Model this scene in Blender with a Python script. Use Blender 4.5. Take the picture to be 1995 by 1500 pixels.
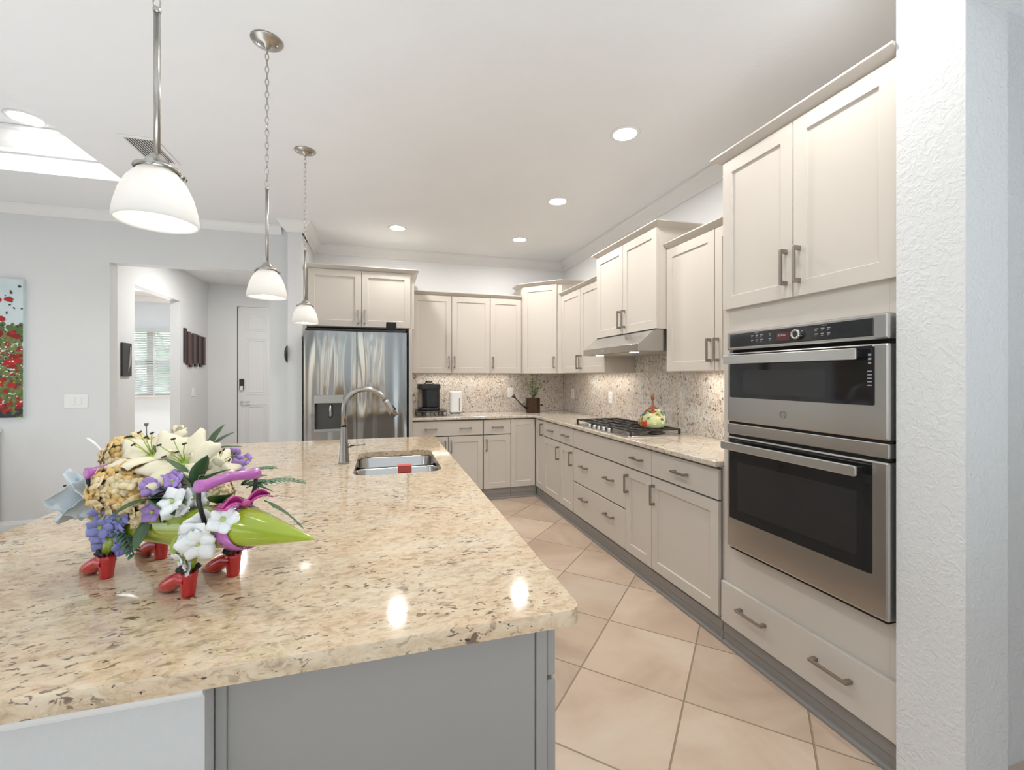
import bpy, math, random
from mathutils import Vector, Matrix, Euler
R = math.radians
rnd = random.Random(7)
for o in list(bpy.data.objects): bpy.data.objects.remove(o, do_unlink=True)
SC = bpy.context.scene
COL = SC.collection
# ------------------------------------------------------------------ camera
YAW = R(16.3)
cd = bpy.data.cameras.new('camera'); cam = bpy.data.objects.new('camera', cd); COL.objects.link(cam)
cam.location = (0, 0, 1.343); cam.rotation_euler = (R(90), 0, -YAW)
cd.sensor_width = 36; cd.sensor_fit = 'HORIZONTAL'; cd.lens = 858/1995*36; cd.shift_y = -17/1995
cd.clip_start = 0.05
SC.camera = cam
# ------------------------------------------------------------------ world, exposure
W = bpy.data.worlds.new('world'); SC.world = W; W.use_nodes = True
wn = W.node_tree.nodes; wl = W.node_tree.links
bg = wn['Background']
sky = wn.new('ShaderNodeTexSky'); sky.sky_type = 'NISHITA'; sky.sun_disc = False
sky.sun_elevation = R(50); sky.sun_rotation = R(200)
mixw = wn.new('ShaderNodeMixRGB'); mixw.inputs[0].default_value = .75
mixw.inputs[2].default_value = (.92, .96, 1, 1)
wl.new(sky.outputs[0], mixw.inputs[1]); wl.new(mixw.outputs[0], bg.inputs[0])
bg.inputs[1].default_value = .5
vs = SC.view_settings
vs.view_transform = 'Standard'; vs.look = 'None'; vs.gamma = 1; vs.use_curve_mapping = False
vs.exposure = 0.0
# ------------------------------------------------------------------ large lights: daylight by the rooms' windows, and added fill lamps
def area(name, loc, rot, sx, sy, power, col=(1, 1, 1), spread=180):
    l = bpy.data.lights.new(name, 'AREA'); l.shape = 'RECTANGLE'; l.size = sx; l.size_y = sy
    l.energy = power; l.color = col; l.spread = R(spread)
    o = bpy.data.objects.new(name, l); COL.objects.link(o); o.location = loc; o.rotation_euler = rot
    return o
DAY = (.90, .95, 1)
area('daylight_rear_window', (-1.6, -5.2, 1.45), (R(90), 0, 0), 5.0, 2.3, 8, DAY)
area('daylight_left_window', (-6.95, 0.0, 1.45), (R(90), 0, R(-90)), 6.2, 2.3, 24, DAY)
area('ceiling_fill_rear', (.1, -1.6, .03), (R(180), 0, 0), 3.6, 1.6, 118, (.78, .90, 1), 150)  # added fill near the floor, lights the ceiling from below
area('ceiling_fill_middle', (-2.1, 2.1, .03), (R(180), 0, 0), 1.5, 3.4, 30, (.82, .92, 1), 160)  # unseen upward fill left of the island, added for the ceiling
area('ceiling_fill_left', (-4.4, 0.2, .03), (R(180), 0, 0), 1.8, 4.6, 12, (.82, .92, 1), 150)  # low lamp added to lift the living room ceiling
area('daylight_bedroom_window', (-4.0, 9.3, 1.5), (R(-75), 0, 0), 1.4, 1.1, 130, DAY)
area('daylight_garden', (-4.2, 11.0, 3.6), (R(20), 0, 0), 4.5, 2.0, 2300, DAY)
area('hall_fill_light', (-1.75, 6.2, 2.76), (0, 0, 0), .15, .15, 27, (1, .97, .94))  # lamp added to brighten the hall, no fixture there
area('side_hall_light', (2.7, -.9, 2.0), (R(75), 0, R(20)), .9, .8, 3.2, DAY)  # area light inside the windowless side hall

# ------------------------------------------------------------------ materials
MATS = {}
def nodes(m): return m.node_tree.nodes, m.node_tree.links
def mat(name, col, rough=.5, metal=0, bump=0, bscale=60, spec=.5, coat=0, var=0, vscale=3, emit=None, estr=0, trans=0, bdist=.002):
    if name in MATS: return MATS[name]
    m = bpy.data.materials.new(name); m.use_nodes = True; n, l = nodes(m)
    b = n['Principled BSDF']
    b.inputs['Base Color'].default_value = (*col, 1); b.inputs['Roughness'].default_value = rough
    b.inputs['Metallic'].default_value = metal; b.inputs['Specular IOR Level'].default_value = spec
    b.inputs['Coat Weight'].default_value = coat; b.inputs['Coat Roughness'].default_value = .05
    if trans: b.inputs['Transmission Weight'].default_value = trans
    if emit: b.inputs['Emission Color'].default_value = (*emit, 1); b.inputs['Emission Strength'].default_value = estr
    tc = n.new('ShaderNodeTexCoord')
    nz = n.new('ShaderNodeTexNoise'); nz.inputs['Scale'].default_value = bscale; nz.inputs['Detail'].default_value = 4
    l.new(tc.outputs['Object'], nz.inputs['Vector'])
    if bump:
        bp = n.new('ShaderNodeBump'); bp.inputs['Strength'].default_value = bump; bp.inputs['Distance'].default_value = bdist
        l.new(nz.outputs[0], bp.inputs['Height']); l.new(bp.outputs[0], b.inputs['Normal'])
    v = var or .02
    nv = n.new('ShaderNodeTexNoise'); nv.inputs['Scale'].default_value = vscale; nv.inputs['Detail'].default_value = 3
    l.new(tc.outputs['Object'], nv.inputs['Vector'])
    mx = n.new('ShaderNodeMixRGB'); mx.blend_type = 'MIX'
    mx.inputs[1].default_value = (*[max(0, c*(1-v)) for c in col], 1); mx.inputs[2].default_value = (*[min(1, c*(1+v)) for c in col], 1)
    l.new(nv.outputs[0], mx.inputs[0]); l.new(mx.outputs[0], b.inputs['Base Color'])
    MATS[name] = m; return m

def wallpaint(name, col, bump=.25, scale=70, dist=.004):
    """orange-peel / knock-down textured paint"""
    if name in MATS: return MATS[name]
    m = mat(name, col, .75, spec=.25)
    n, l = nodes(m); b = n['Principled BSDF']
    tc = n.new('ShaderNodeTexCoord')
    a = n.new('ShaderNodeTexNoise'); a.inputs['Scale'].default_value = scale; a.inputs['Detail'].default_value = 5; a.inputs['Distortion'].default_value = 1.2
    l.new(tc.outputs['Object'], a.inputs['Vector'])
    r = n.new('ShaderNodeValToRGB'); r.color_ramp.elements[0].position = .42; r.color_ramp.elements[1].position = .62
    l.new(a.outputs[0], r.inputs[0])
    bp = n.new('ShaderNodeBump'); bp.inputs['Strength'].default_value = bump; bp.inputs['Distance'].default_value = dist
    l.new(r.outputs[0], bp.inputs['Height']); l.new(bp.outputs[0], b.inputs['Normal'])
    return m

def ramp(n, pts):
    r = n.new('ShaderNodeValToRGB'); e = r.color_ramp.elements
    e[0].position = pts[0][0]; e[0].color = (*pts[0][1], 1); e[1].position = pts[-1][0]; e[1].color = (*pts[-1][1], 1)
    for p, c in pts[1:-1]:
        x = e.new(p); x.color = (*c, 1)
    return r

def granite(name, rot, scl, fleck=.60, base=1.0, tint=(1, 1, 1), size=1.0):
    m = bpy.data.materials.new(name); m.use_nodes = True; n, l = nodes(m); b = n['Principled BSDF']
    tc = n.new('ShaderNodeTexCoord'); mp = n.new('ShaderNodeMapping')
    mp.inputs['Rotation'].default_value = rot; mp.inputs['Scale'].default_value = scl
    l.new(tc.outputs['Object'], mp.inputs['Vector'])
    def noise(s, d=6, r=.6, dist=0, vec=mp.outputs[0]):
        x = n.new('ShaderNodeTexNoise'); x.inputs['Scale'].default_value = s*size; x.inputs['Detail'].default_value = d
        x.inputs['Roughness'].default_value = r; x.inputs['Distortion'].default_value = dist
        l.new(vec, x.inputs['Vector']); return x
    k = base
    c1 = ramp(n, [(.32, (.33*k, .27*k, .21*k)), (.43, (.54*k, .43*k, .31*k)), (.53, (.67*k, .57*k, .44*k)), (.70, (.76*k, .71*k, .62*k))])
    l.new(noise(22, 6, .72, .7).outputs[0], c1.inputs[0])
    c2 = ramp(n, [(.40, (.62*k, .45*k, .32*k)), (.62, (.66*k, .62*k, .54*k))])
    l.new(noise(3.2, 3).outputs[0], c2.inputs[0])
    mx = n.new('ShaderNodeMixRGB'); mx.inputs[0].default_value = .28; l.new(c1.outputs[0], mx.inputs[1]); l.new(c2.outputs[0], mx.inputs[2])
    # dark mineral flecks
    f = ramp(n, [(fleck, (0, 0, 0)), (fleck+.05, (1, 1, 1))]); l.new(noise(38, 3, .55, .8).outputs[0], f.inputs[0])
    g = ramp(n, [(.47, (0, 0, 0)), (.60, (1, 1, 1))]); l.new(noise(7, 3, .5).outputs[0], g.inputs[0])
    ml = n.new('ShaderNodeMath'); ml.operation = 'MULTIPLY'; l.new(f.outputs[0], ml.inputs[0]); l.new(g.outputs[0], ml.inputs[1])
    mm = n.new('ShaderNodeMath'); mm.operation = 'MULTIPLY_ADD'; mm.inputs[1].default_value = .35; l.new(f.outputs[0], mm.inputs[0]); l.new(ml.outputs[0], mm.inputs[2]); mm.use_clamp = True
    m2 = n.new('ShaderNodeMixRGB'); m2.inputs[2].default_value = (.17, .125, .09, 1)
    l.new(mm.outputs[0], m2.inputs[0]); l.new(mx.outputs[0], m2.inputs[1])
    # small black spots
    s = ramp(n, [(.70, (0, 0, 0)), (.74, (1, 1, 1))]); l.new(noise(60, 2, .5).outputs[0], s.inputs[0])
    m3 = n.new('ShaderNodeMixRGB'); m3.inputs[2].default_value = (.05, .045, .045, 1)
    l.new(s.outputs[0], m3.inputs[0]); l.new(m2.outputs[0], m3.inputs[1])
    tm = n.new('ShaderNodeMixRGB'); tm.blend_type = 'MULTIPLY'; tm.inputs[0].default_value = 1; tm.inputs[2].default_value = (*tint, 1)
    l.new(m3.outputs[0], tm.inputs[1]); l.new(tm.outputs[0], b.inputs['Base Color'])
    b.inputs['Roughness'].default_value = .07; b.inputs['Specular IOR Level'].default_value = .75
    MATS[name] = m; return m

def tilefloor():
    m = bpy.data.materials.new('floor_tile'); m.use_nodes = True; n, l = nodes(m); b = n['Principled BSDF']
    tc = n.new('ShaderNodeTexCoord'); mp = n.new('ShaderNodeMapping'); mp.vector_type = 'POINT'
    # 45 degree grid through (1.195,1.541), 0.446 m tiles
    S = 1/.4455
    c = math.cos(R(-45)); s = math.sin(R(-45))
    ox, oy = 1.193, 1.548
    mp.inputs['Rotation'].default_value = (0, 0, R(-45)); mp.inputs['Scale'].default_value = (S, S, 1)
    px, py = ox*S, oy*S
    mp.inputs['Location'].default_value = (-(c*px-s*py)+20, -(s*px+c*py)+20, 0)
    l.new(tc.outputs['Object'], mp.inputs['Vector'])
    sep = n.new('ShaderNodeSeparateXYZ'); l.new(mp.outputs[0], sep.inputs[0])
    def M(op, a, bb=None, c=None):
        x = n.new('ShaderNodeMath'); x.operation = op
        for i, v in enumerate((a, bb, c)):
            if v is None: continue
            if isinstance(v, (int, float)): x.inputs[i].default_value = v
            else: l.new(v, x.inputs[i])
        return x.outputs[0]
    def edge(o):
        f = M('FRACT', o); d = M('MINIMUM', f, M('SUBTRACT', 1.0, f)); return d
    d = M('MINIMUM', edge(sep.outputs[0]), edge(sep.outputs[1]))
    grout = n.new('ShaderNodeMapRange'); grout.inputs[1].default_value = .0055; grout.inputs[2].default_value = .0085
    grout.inputs[3].default_value = 1; grout.inputs[4].default_value = 0; l.new(d, grout.inputs[0])
    fx = M('FLOOR', sep.outputs[0]); fy = M('FLOOR', sep.outputs[1])
    cb = n.new('ShaderNodeCombineXYZ'); l.new(fx, cb.inputs[0]); l.new(fy, cb.inputs[1])
    wn_ = n.new('ShaderNodeTexWhiteNoise'); l.new(cb.outputs[0], wn_.inputs['Vector'])
    ad = n.new('ShaderNodeVectorMath'); ad.operation = 'MULTIPLY_ADD'; ad.inputs[1].default_value = (7, 7, 7)
    l.new(wn_.outputs['Color'], ad.inputs[0]); l.new(tc.outputs['Object'], ad.inputs[2])
    nz = n.new('ShaderNodeTexNoise'); nz.inputs['Scale'].default_value = 2.2; nz.inputs['Detail'].default_value = 7; nz.inputs['Distortion'].default_value = .9; nz.inputs['Roughness'].default_value = .55
    l.new(ad.outputs[0], nz.inputs['Vector'])
    c1 = ramp(n, [(.30, (.43, .315, .235)), (.48, (.53, .40, .30)), (.60, (.58, .455, .35)), (.75, (.60, .50, .40))])
    l.new(nz.outputs[0], c1.inputs[0])
    hs = n.new('ShaderNodeHueSaturation'); l.new(c1.outputs[0], hs.inputs['Color'])
    v = M('MULTIPLY_ADD', wn_.outputs['Value'], .16, .92); l.new(v, hs.inputs['Value'])
    mx = n.new('ShaderNodeMixRGB'); mx.inputs[2].default_value = (.30, .22, .155, 1)
    l.new(grout.outputs[0], mx.inputs[0]); l.new(hs.outputs[0], mx.inputs[1]); l.new(mx.outputs[0], b.inputs['Base Color'])
    b.inputs['Roughness'].default_value = .38; b.inputs['Specular IOR Level'].default_value = .4
    bp = n.new('ShaderNodeBump'); bp.inputs['Distance'].default_value = .002; bp.invert = True
    l.new(grout.outputs[0], bp.inputs['Height']); l.new(bp.outputs[0], b.inputs['Normal'])
    MATS['floor_tile'] = m; return m

def brushed(name, col, rough, axis, wave=0, wdist=.004):
    m = mat(name, col, rough, 1.0); n, l = nodes(m); b = n['Principled BSDF']
    tc = n.new('ShaderNodeTexCoord'); mp = n.new('ShaderNodeMapping')
    sc = {'x': (1.5, 200, 200), 'z': (200, 200, 1.5)}[axis]; mp.inputs['Scale'].default_value = sc
    l.new(tc.outputs['Object'], mp.inputs['Vector'])
    nz = n.new('ShaderNodeTexNoise'); nz.inputs['Scale'].default_value = 3; l.new(mp.outputs[0], nz.inputs['Vector'])
    bp = n.new('ShaderNodeBump'); bp.inputs['Strength'].default_value = .05; bp.inputs['Distance'].default_value = .0006
    l.new(nz.outputs[0], bp.inputs['Height'])
    last = bp
    if wave:
        mp2 = n.new('ShaderNodeMapping'); mp2.inputs['Scale'].default_value = (6.5, 6.5, .8); l.new(tc.outputs['Object'], mp2.inputs['Vector'])
        n2 = n.new('ShaderNodeTexNoise'); n2.inputs['Scale'].default_value = 1.0; n2.inputs['Detail'].default_value = 1; l.new(mp2.outputs[0], n2.inputs['Vector'])
        b2 = n.new('ShaderNodeBump'); b2.inputs['Strength'].default_value = wave; b2.inputs['Distance'].default_value = wdist
        l.new(n2.outputs[0], b2.inputs['Height']); l.new(bp.outputs[0], b2.inputs['Normal']); last = b2
    l.new(last.outputs[0], b.inputs['Normal'])
    return m

def glassy(name, col, estr, ecol, alpha_rough=.45, mixf=.42):
    """frosted opal glass"""
    m = bpy.data.materials.new(name); m.use_nodes = True; n, l = nodes(m)
    out = n['Material Output']; b = n['Principled BSDF']
    b.inputs['Base Color'].default_value = (*col, 1); b.inputs['Roughness'].default_value = alpha_rough
    tr = n.new('ShaderNodeBsdfTranslucent'); tr.inputs[0].default_value = (*ecol, 1)
    mx = n.new('ShaderNodeMixShader'); mx.inputs[0].default_value = mixf
    l.new(b.outputs[0], mx.inputs[1]); l.new(tr.outputs[0], mx.inputs[2]); l.new(mx.outputs[0], out.inputs[0])
    nz = n.new('ShaderNodeTexNoise'); nz.inputs['Scale'].default_value = 25
    bp = n.new('ShaderNodeBump'); bp.inputs['Strength'].default_value = .05; l.new(nz.outputs[0], bp.inputs['Height']); l.new(bp.outputs[0], b.inputs['Normal'])
    MATS[name] = m; return m

M_CEIL = wallpaint('ceiling_paint', (.85, .86, .87), .12, 45, .002)
M_WALL = wallpaint('wall_paint', (.745, .755, .755), .12, 55, .002)
M_KWALL = wallpaint('kitchen_wall_paint', (.87, .875, .88), .12, 55, .002)
M_ROUGHW = wallpaint('textured_wall_paint', (.74, .745, .74), .35, 42, .004)
M_TRIM = mat('white_trim', (.84, .84, .83), .4)
M_CAB = mat('greige_cabinet_paint', (.625, .575, .515), .38, spec=.4, var=.015, vscale=2)
M_CABIN = mat('cabinet_gap_shade', (.20, .175, .15), .8)
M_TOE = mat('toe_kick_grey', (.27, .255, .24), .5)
M_ISL = mat('island_grey_paint', (.36, .35, .33), .45, var=.02)
M_NICKEL = mat('brushed_nickel', (.36, .325, .29), .34, 1)
M_CHROME = mat('chrome', (.62, .62, .61), .18, 1)
M_BAR = mat('oven_handle_steel', (.66, .655, .64), .28, 1)
M_FAUC = mat('faucet_steel', (.40, .39, .375), .24, 1)
M_STEEL = brushed('brushed_steel', (.50, .49, .475), .24, 'x')
M_FRIDGE = brushed('fridge_steel', (.44, .435, .425), .10, 'z', 1.0, .02)
M_SINK = brushed('sink_steel', (.36, .345, .325), .17, 'x')
M_BLACKG = mat('black_glass', (.012, .012, .013), .06, spec=.6)
M_BLACK = mat('black_plastic', (.018, .018, .02), .35)
M_DKGAP = mat('dark_gap', (.01, .01, .01), .9)
M_GRAN = granite('island_granite', (0, 0, R(-28)), (1, 1.9, 1.6), .578, 1.0, (1.0, .935, .83), 1.3)
M_GRAN2 = granite('counter_granite', (0, 0, R(20)), (1.3, 1.5, 1.4), .595, 1.06, (.95, 1.0, 1.08), 1.3)
M_SPLASH = granite('backsplash_granite', (R(35), R(35), R(20)), (1.7, 1.7, 1.1), .548, 1.12, (.96, 1.04, 1.22), 1.35)
M_TILE = tilefloor()
M_WHITEP = mat('white_plastic', (.86, .86, .85), .35)

# ------------------------------------------------------------------ mesh builder
class MB:
    def __init__(s): s.v = []; s.f = []; s.sm = []
    def add(s, vs, fs, smooth=False):
        k = len(s.v); s.v += [tuple(v) for v in vs]; s.f += [tuple(i+k for i in f) for f in fs]; s.sm += [smooth]*len(fs); return s
    def box(s, x0, x1, y0, y1, z0, z1, M=None):
        v = [Vector((x, y, z)) for z in (z0, z1) for x, y in ((x0, y0), (x1, y0), (x1, y1), (x0, y1))]
        if M: v = [M @ a for a in v]
        return s.add(v, [(0, 3, 2, 1), (4, 5, 6, 7), (0, 1, 5, 4), (1, 2, 6, 5), (2, 3, 7, 6), (3, 0, 4, 7)])
    def prism(s, poly, z0, z1, M=None, smooth=False):
        """poly of (x,y) counter-clockwise, extruded in z"""
        n = len(poly); v = [Vector((x, y, z)) for z in (z0, z1) for x, y in poly]
        if M: v = [M @ a for a in v]
        s.add(v, [tuple(reversed(range(n))), tuple(range(n, 2*n))])
        k = len(s.v)-2*n
        s.f += [(k+i, k+(i+1) % n, k+n+(i+1) % n, k+n+i) for i in range(n)]; s.sm += [smooth]*n
        return s
    def tube(s, pts, r, n=10, cap=True, smooth=True):
        pts = [Vector(p) for p in pts]; m = len(pts); rs = r if isinstance(r, (list, tuple)) else [r]*m
        t0 = (pts[1]-pts[0]).normalized(); ref = Vector((0, 0, 1)) if abs(t0.z) < .9 else Vector((1, 0, 0))
        a = t0.cross(ref).normalized(); vs = []
        for i, p in enumerate(pts):
            t = (pts[min(i+1, m-1)]-pts[max(i-1, 0)]).normalized()
            a = (a-t*a.dot(t)).normalized(); b = t.cross(a)
            for j in range(n):
                th = 2*math.pi*j/n; vs.append(p+(a*math.cos(th)+b*math.sin(th))*rs[i])
        fs = [(i*n+j, i*n+(j+1) % n, (i+1)*n+(j+1) % n, (i+1)*n+j) for i in range(m-1) for j in range(n)]
        s.add(vs, fs, smooth)
        if cap:
            k = len(s.v)-m*n
            s.f += [tuple(k+j for j in reversed(range(n))), tuple(k+(m-1)*n+j for j in range(n))]; s.sm += [False, False]
        return s
    def lathe(s, prof, n=32, M=None, smooth=True, a0=0, a1=2*math.pi):
        """prof of (r,z)"""
        full = abs(a1-a0-2*math.pi) < 1e-6; k = n if full else n+1
        vs = [Vector((r*math.cos(a0+(a1-a0)*j/n), r*math.sin(a0+(a1-a0)*j/n), z)) for r, z in prof for j in range(k)]
        if M: vs = [M @ v for v in vs]
        fs = []
        for i in range(len(prof)-1):
            for j in range(n):
                j2 = (j+1) % k; fs.append((i*k+j, i*k+j2, (i+1)*k+j2, (i+1)*k+j))
        return s.add(vs, fs, smooth)
    def grid(s, fn, nu, nv, smooth=True, flip=False):
        vs = [fn(i/nu, j/nv) for j in range(nv+1) for i in range(nu+1)]
        fs = [(j*(nu+1)+i, j*(nu+1)+i+1, (j+1)*(nu+1)+i+1, (j+1)*(nu+1)+i) for j in range(nv) for i in range(nu)]
        if flip: fs = [tuple(reversed(f)) for f in fs]
        return s.add(vs, fs, smooth)
    def sweep(s, prof, path, side=1, closed=False):
        """prof: closed list of (out,z); path: list of (x,y); out is to the left*side of travel"""
        P = [Vector((x, y)) for x, y in path]; m = len(P); n = len(prof); vs = []
        def nrm(a, b):
            d = (b-a).normalized(); return Vector((-d.y, d.x))*side
        for i, p in enumerate(P):
            if i == 0: o = nrm(P[0], P[1])
            elif i == m-1: o = nrm(P[-2], P[-1])
            else:
                a, b = nrm(P[i-1], p), nrm(p, P[i+1]); o = (a+b)/(1+a.dot(b))
            for u, z in prof: vs.append((p.x+o.x*u, p.y+o.y*u, z))
        fs = [(i*n+j, i*n+(j+1) % n, (i+1)*n+(j+1) % n, (i+1)*n+j) for i in range(m-1) for j in range(n)]
        fs += [tuple(reversed(range(n))), tuple((m-1)*n+j for j in range(n))]
        return s.add(vs, fs)
    def build(s, name, mt, parent=None, bevel=0, world=False, seg=2, solid=0, sub=0, fix=True):
        me = bpy.data.meshes.new(name); off = Vector((0, 0, 0))
        if world and parent:
            p = parent
            while p: off += p.location; p = p.parent
        me.from_pydata([tuple(Vector(v)-off) for v in s.v], [], s.f); me.update()
        me.polygons.foreach_set('use_smooth', s.sm)
        if fix:
            import bmesh
            bm = bmesh.new(); bm.from_mesh(me); bmesh.ops.recalc_face_normals(bm, faces=bm.faces); bm.to_mesh(me); bm.free()
        me.materials.append(mt)
        o = bpy.data.objects.new(name, me); COL.objects.link(o)
        if parent: o.parent = parent
        if solid:
            md = o.modifiers.new('solid', 'SOLIDIFY'); md.thickness = solid; md.offset = 0
        if sub:
            md = o.modifiers.new('sub', 'SUBSURF'); md.levels = sub; md.render_levels = sub
        if bevel:
            md = o.modifiers.new('bevel', 'BEVEL'); md.width = bevel; md.segments = seg; md.limit_method = 'ANGLE'; md.angle_limit = R(40)
        return o

def thing(name, label, cat, loc=(0, 0, 0), rz=0, group=None):
    o = bpy.data.objects.new(name, None); COL.objects.link(o); o.empty_display_size = .05
    o.location = loc; o.rotation_euler = (0, 0, rz); o['label'] = label; o['category'] = cat
    if group: o['group'] = group
    return o
def tag(o, label, cat, group=None, kind=None):
    o['label'] = label; o['category'] = cat
    if group: o['group'] = group
    if kind: o['kind'] = kind
    return o
def struct(o, label=None):
    o['kind'] = 'structure'
    if label: o['label'] = label
    return o
def sbox(name, boxes, mt, label=None, bevel=0):
    m = MB()
    for b in boxes: m.box(*b)
    return struct(m.build(name, mt, bevel=bevel), label)
def rounded(x0, x1, y0, y1, r, n=6, corners=(1, 1, 1, 1)):
    """ccw from x0,y0"""
    pts = []
    for k, (cx, cy, a) in enumerate(((x0, y0, 180), (x1, y0, 270), (x1, y1, 0), (x0, y1, 90))):
        if not corners[k] or r == 0: pts.append((cx, cy)); continue
        ox = cx+(r if cx == x0 else -r); oy = cy+(r if cy == y0 else -r)
        for i in range(n+1):
            t = R(a+90*i/n); pts.append((ox+r*math.cos(t), oy+r*math.sin(t)))
    return pts

# ================================================================== SHELL
ZC = 2.78
def slab_tiled(): pass
fl = MB().box(-7, 4, -5, 10.2, -.1, 0).build('floor', M_TILE); struct(fl, 'beige stone-look floor tiles laid diagonally')
# ceiling with the raised tray of the living room
TX0, TX1, TY0, TY1 = -5.6, -1.83, -2.6, 3.93; ZT = 3.05
sbox('ceiling', [(-7, TX0, -5, 10.2, ZC, ZC+.12), (TX1, 1.62, -5, 10.2, ZC, ZC+.12), (1.62, 4, 1.0, 10.2, ZC, ZC+.12), (TX0, TX1, -5, TY0, ZC, ZC+.12), (TX0, TX1, TY1, 10.2, ZC, ZC+.12),
                 (TX0-.1, TX1+.1, TY0-.1, TY1+.1, ZT+.001, ZT+.1),
                 (TX0-.1, TX0, TY0-.1, TY1+.1, ZC+.12, ZT), (TX1, TX1+.1, TY0-.1, TY1+.1, ZC+.12, ZT), (TX0, TX1, TY0-.1, TY0, ZC+.12, ZT), (TX0, TX1, TY1, TY1+.1, ZC+.12, ZT)], M_CEIL, 'white ceiling with a raised tray at the left')
crown = [(0, ZC-.10), (.012, ZC-.10), (.016, ZC-.085), (.04, ZC-.06), (.07, ZC-.022), (.082, ZC-.016), (.085, ZC-.001), (0, ZC-.001)]
def crown_at(name, path, side, dz=0, k=1):
    z0 = ZC+dz
    return struct(MB().sweep([(a*k, z0-(ZC-b)*k) for a, b in crown], path, side).build(name, M_TRIM))
trayc = crown_at('trim_5', [(TX0, TY1-.001), (TX1-.001, TY1-.001), (TX1-.001, TY0)], -1, ZT-ZC, 1.45); trayc['label'] = 'white crown moulding inside the tray ceiling'
# kitchen walls
KX, KY = 2.22, 5.22
SX0, SX1, SY = -.85, -.73, 4.50       # stub wall beside fridge
sbox('wall_back', [(SX1, KX+.12, KY, KY+.12, 0, ZC)], M_KWALL, 'off-white kitchen wall behind the refrigerator run')
sbox('wall_right', [(KX, KX+.12, 1.036, KY, 0, ZC)], M_KWALL, 'off-white wall behind the cooktop run')
sbox('wall_fridge_side', [(SX0, SX1, SY, KY+.12, 0, ZC)], M_WALL, 'narrow wall end left of the refrigerator')
sbox('wall_column_right', [(1.62, 1.81, .856, 1.036, 0, ZC), (1.81, KX+.12, .976, 1.036, 0, ZC), (1.62, 1.81, -.9, .856, 2.437, ZC)], M_ROUGHW, 'rough-textured white wall end right of the ovens')
sbox('wall_near_right', [(1.62, 1.81, -5, -.9, 0, ZC)], M_WALL)
sbox('wall_side_hall', [(KX+.12, 3.6, .976, 1.036, 0, 2.7), (3.5, 3.6, -1.6, .976, 0, 2.7), (1.81, 3.6, -1.7, -1.6, 0, 2.7)], M_WALL)
sbox('ceiling_side_hall', [(1.811, 3.6, -1.7, 1.036, 2.60, 2.7)], M_CEIL)
struct(crown_at('trim_1', [(SX1, SY-.0), (SX1+.0005, KY-.0005), (KX-.0005, KY-.0005), (KX-.0005, 1.84)], -1), 'white crown moulding around the kitchen ceiling')
struct(crown_at('trim_2', [(SX0-.0005, 4.699), (SX0-.0005, SY-.0005), (SX1+.0005, SY-.0005), (SX1+.0005, SY+.3)], -1), 'crown moulding wrapped round the narrow wall end')
# living room / hall walls
LY = 4.70
OX0, OX1, OH = -2.305, -1.045, 2.343
sbox('wall_left', [(-7, OX0, LY, LY+.12, 0, ZC), (OX0, OX1, LY, LY+.12, OH, ZC), (OX1, SX0, LY, LY+.12, 0, ZC)], M_WALL, 'pale grey wall with the hall opening')
struct(crown_at('trim_3', [(-7, LY-.0005), (SX0-.086, LY-.0005)], -1, 0, .8), 'thin crown moulding over the hall opening')
bprof = [(0, .001), (.016, .001), (.016, .105), (.010, .125), (.004, .135), (0, .135)]
struct(MB().sweep(bprof, [(-7, LY-.0005), (OX0, LY-.0005)], -1).build('baseboard_left', M_TRIM), 'white baseboard under the poppy painting')
HX = -2.60; HY0, HY1, HH = 5.76, 6.87, 2.345; DY = 7.85
sbox('wall_hall_left', [(HX-.11, HX, LY+.12, HY0, 0, ZC), (HX-.11, HX, HY0, HY1, HH, ZC), (HX-.11, HX, HY1, DY+.12, 0, ZC)], M_WALL, 'hall wall with the bedroom opening')
sbox('wall_hall_end', [(HX, -2.206, DY, DY+.12, 0, ZC), (-2.206, -1.292, DY, DY+.12, 2.44, ZC), (-1.292, -.8, DY, DY+.12, 0, ZC)], M_WALL, 'hall end wall holding the white door')
sbox('wall_hall_right', [(SX0, SX0+.12, KY+.12, DY, 0, ZC)], M_WALL)
# bedroom
BY = 9.50; BW = (-4.75, -3.2, 1.0, 2.20)
sbox('wall_bedroom', [(-7, BW[0], BY, BY+.12, 0, ZC), (BW[1], HX-.11, BY, BY+.12, 0, ZC), (BW[0], BW[1], BY, BY+.12, 0, BW[2]), (BW[0], BW[1], BY, BY+.12, BW[3], ZC)],
     wallpaint('bedroom_paint', (.74, .79, .82), .1, 55, .002), 'pale blue bedroom wall seen through the hall')
sbox('wall_bedroom_side', [(-7, -6.9, 4.82, BY, 0, ZC)], M_WALL)
struct(crown_at('trim_4', [(-7, BY-.001), (HX-.12, BY-.001)], -1), 'white crown moulding in the bedroom')
# unseen rear wall, its openings spaced to streak the refrigerator's reflection
sbox('wall_rear_unseen', [(-7, -4.2, -4.6, -4.5, 0, ZC), (-4.2, 1.62, -4.6, -4.5, 2.5, ZC), (-2.7, -1.95, -4.6, -4.5, 0, 2.5), (-1.45, -1.1, -4.6, -4.5, 0, 2.5), (-.55, -.15, -4.6, -4.5, 0, 2.5), (.12, 1.62, -4.6, -4.5, 0, 2.5)], M_WALL)
sbox('wall_far_left', [(-6.7, -6.6, -4.5, -3.2, 0, ZC), (-6.7, -6.6, 3.2, LY, 0, ZC), (-6.7, -6.6, -3.2, 3.2, 2.6, ZC), (-6.7, -6.6, -.2, .2, 0, 2.6)], M_WALL)

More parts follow.
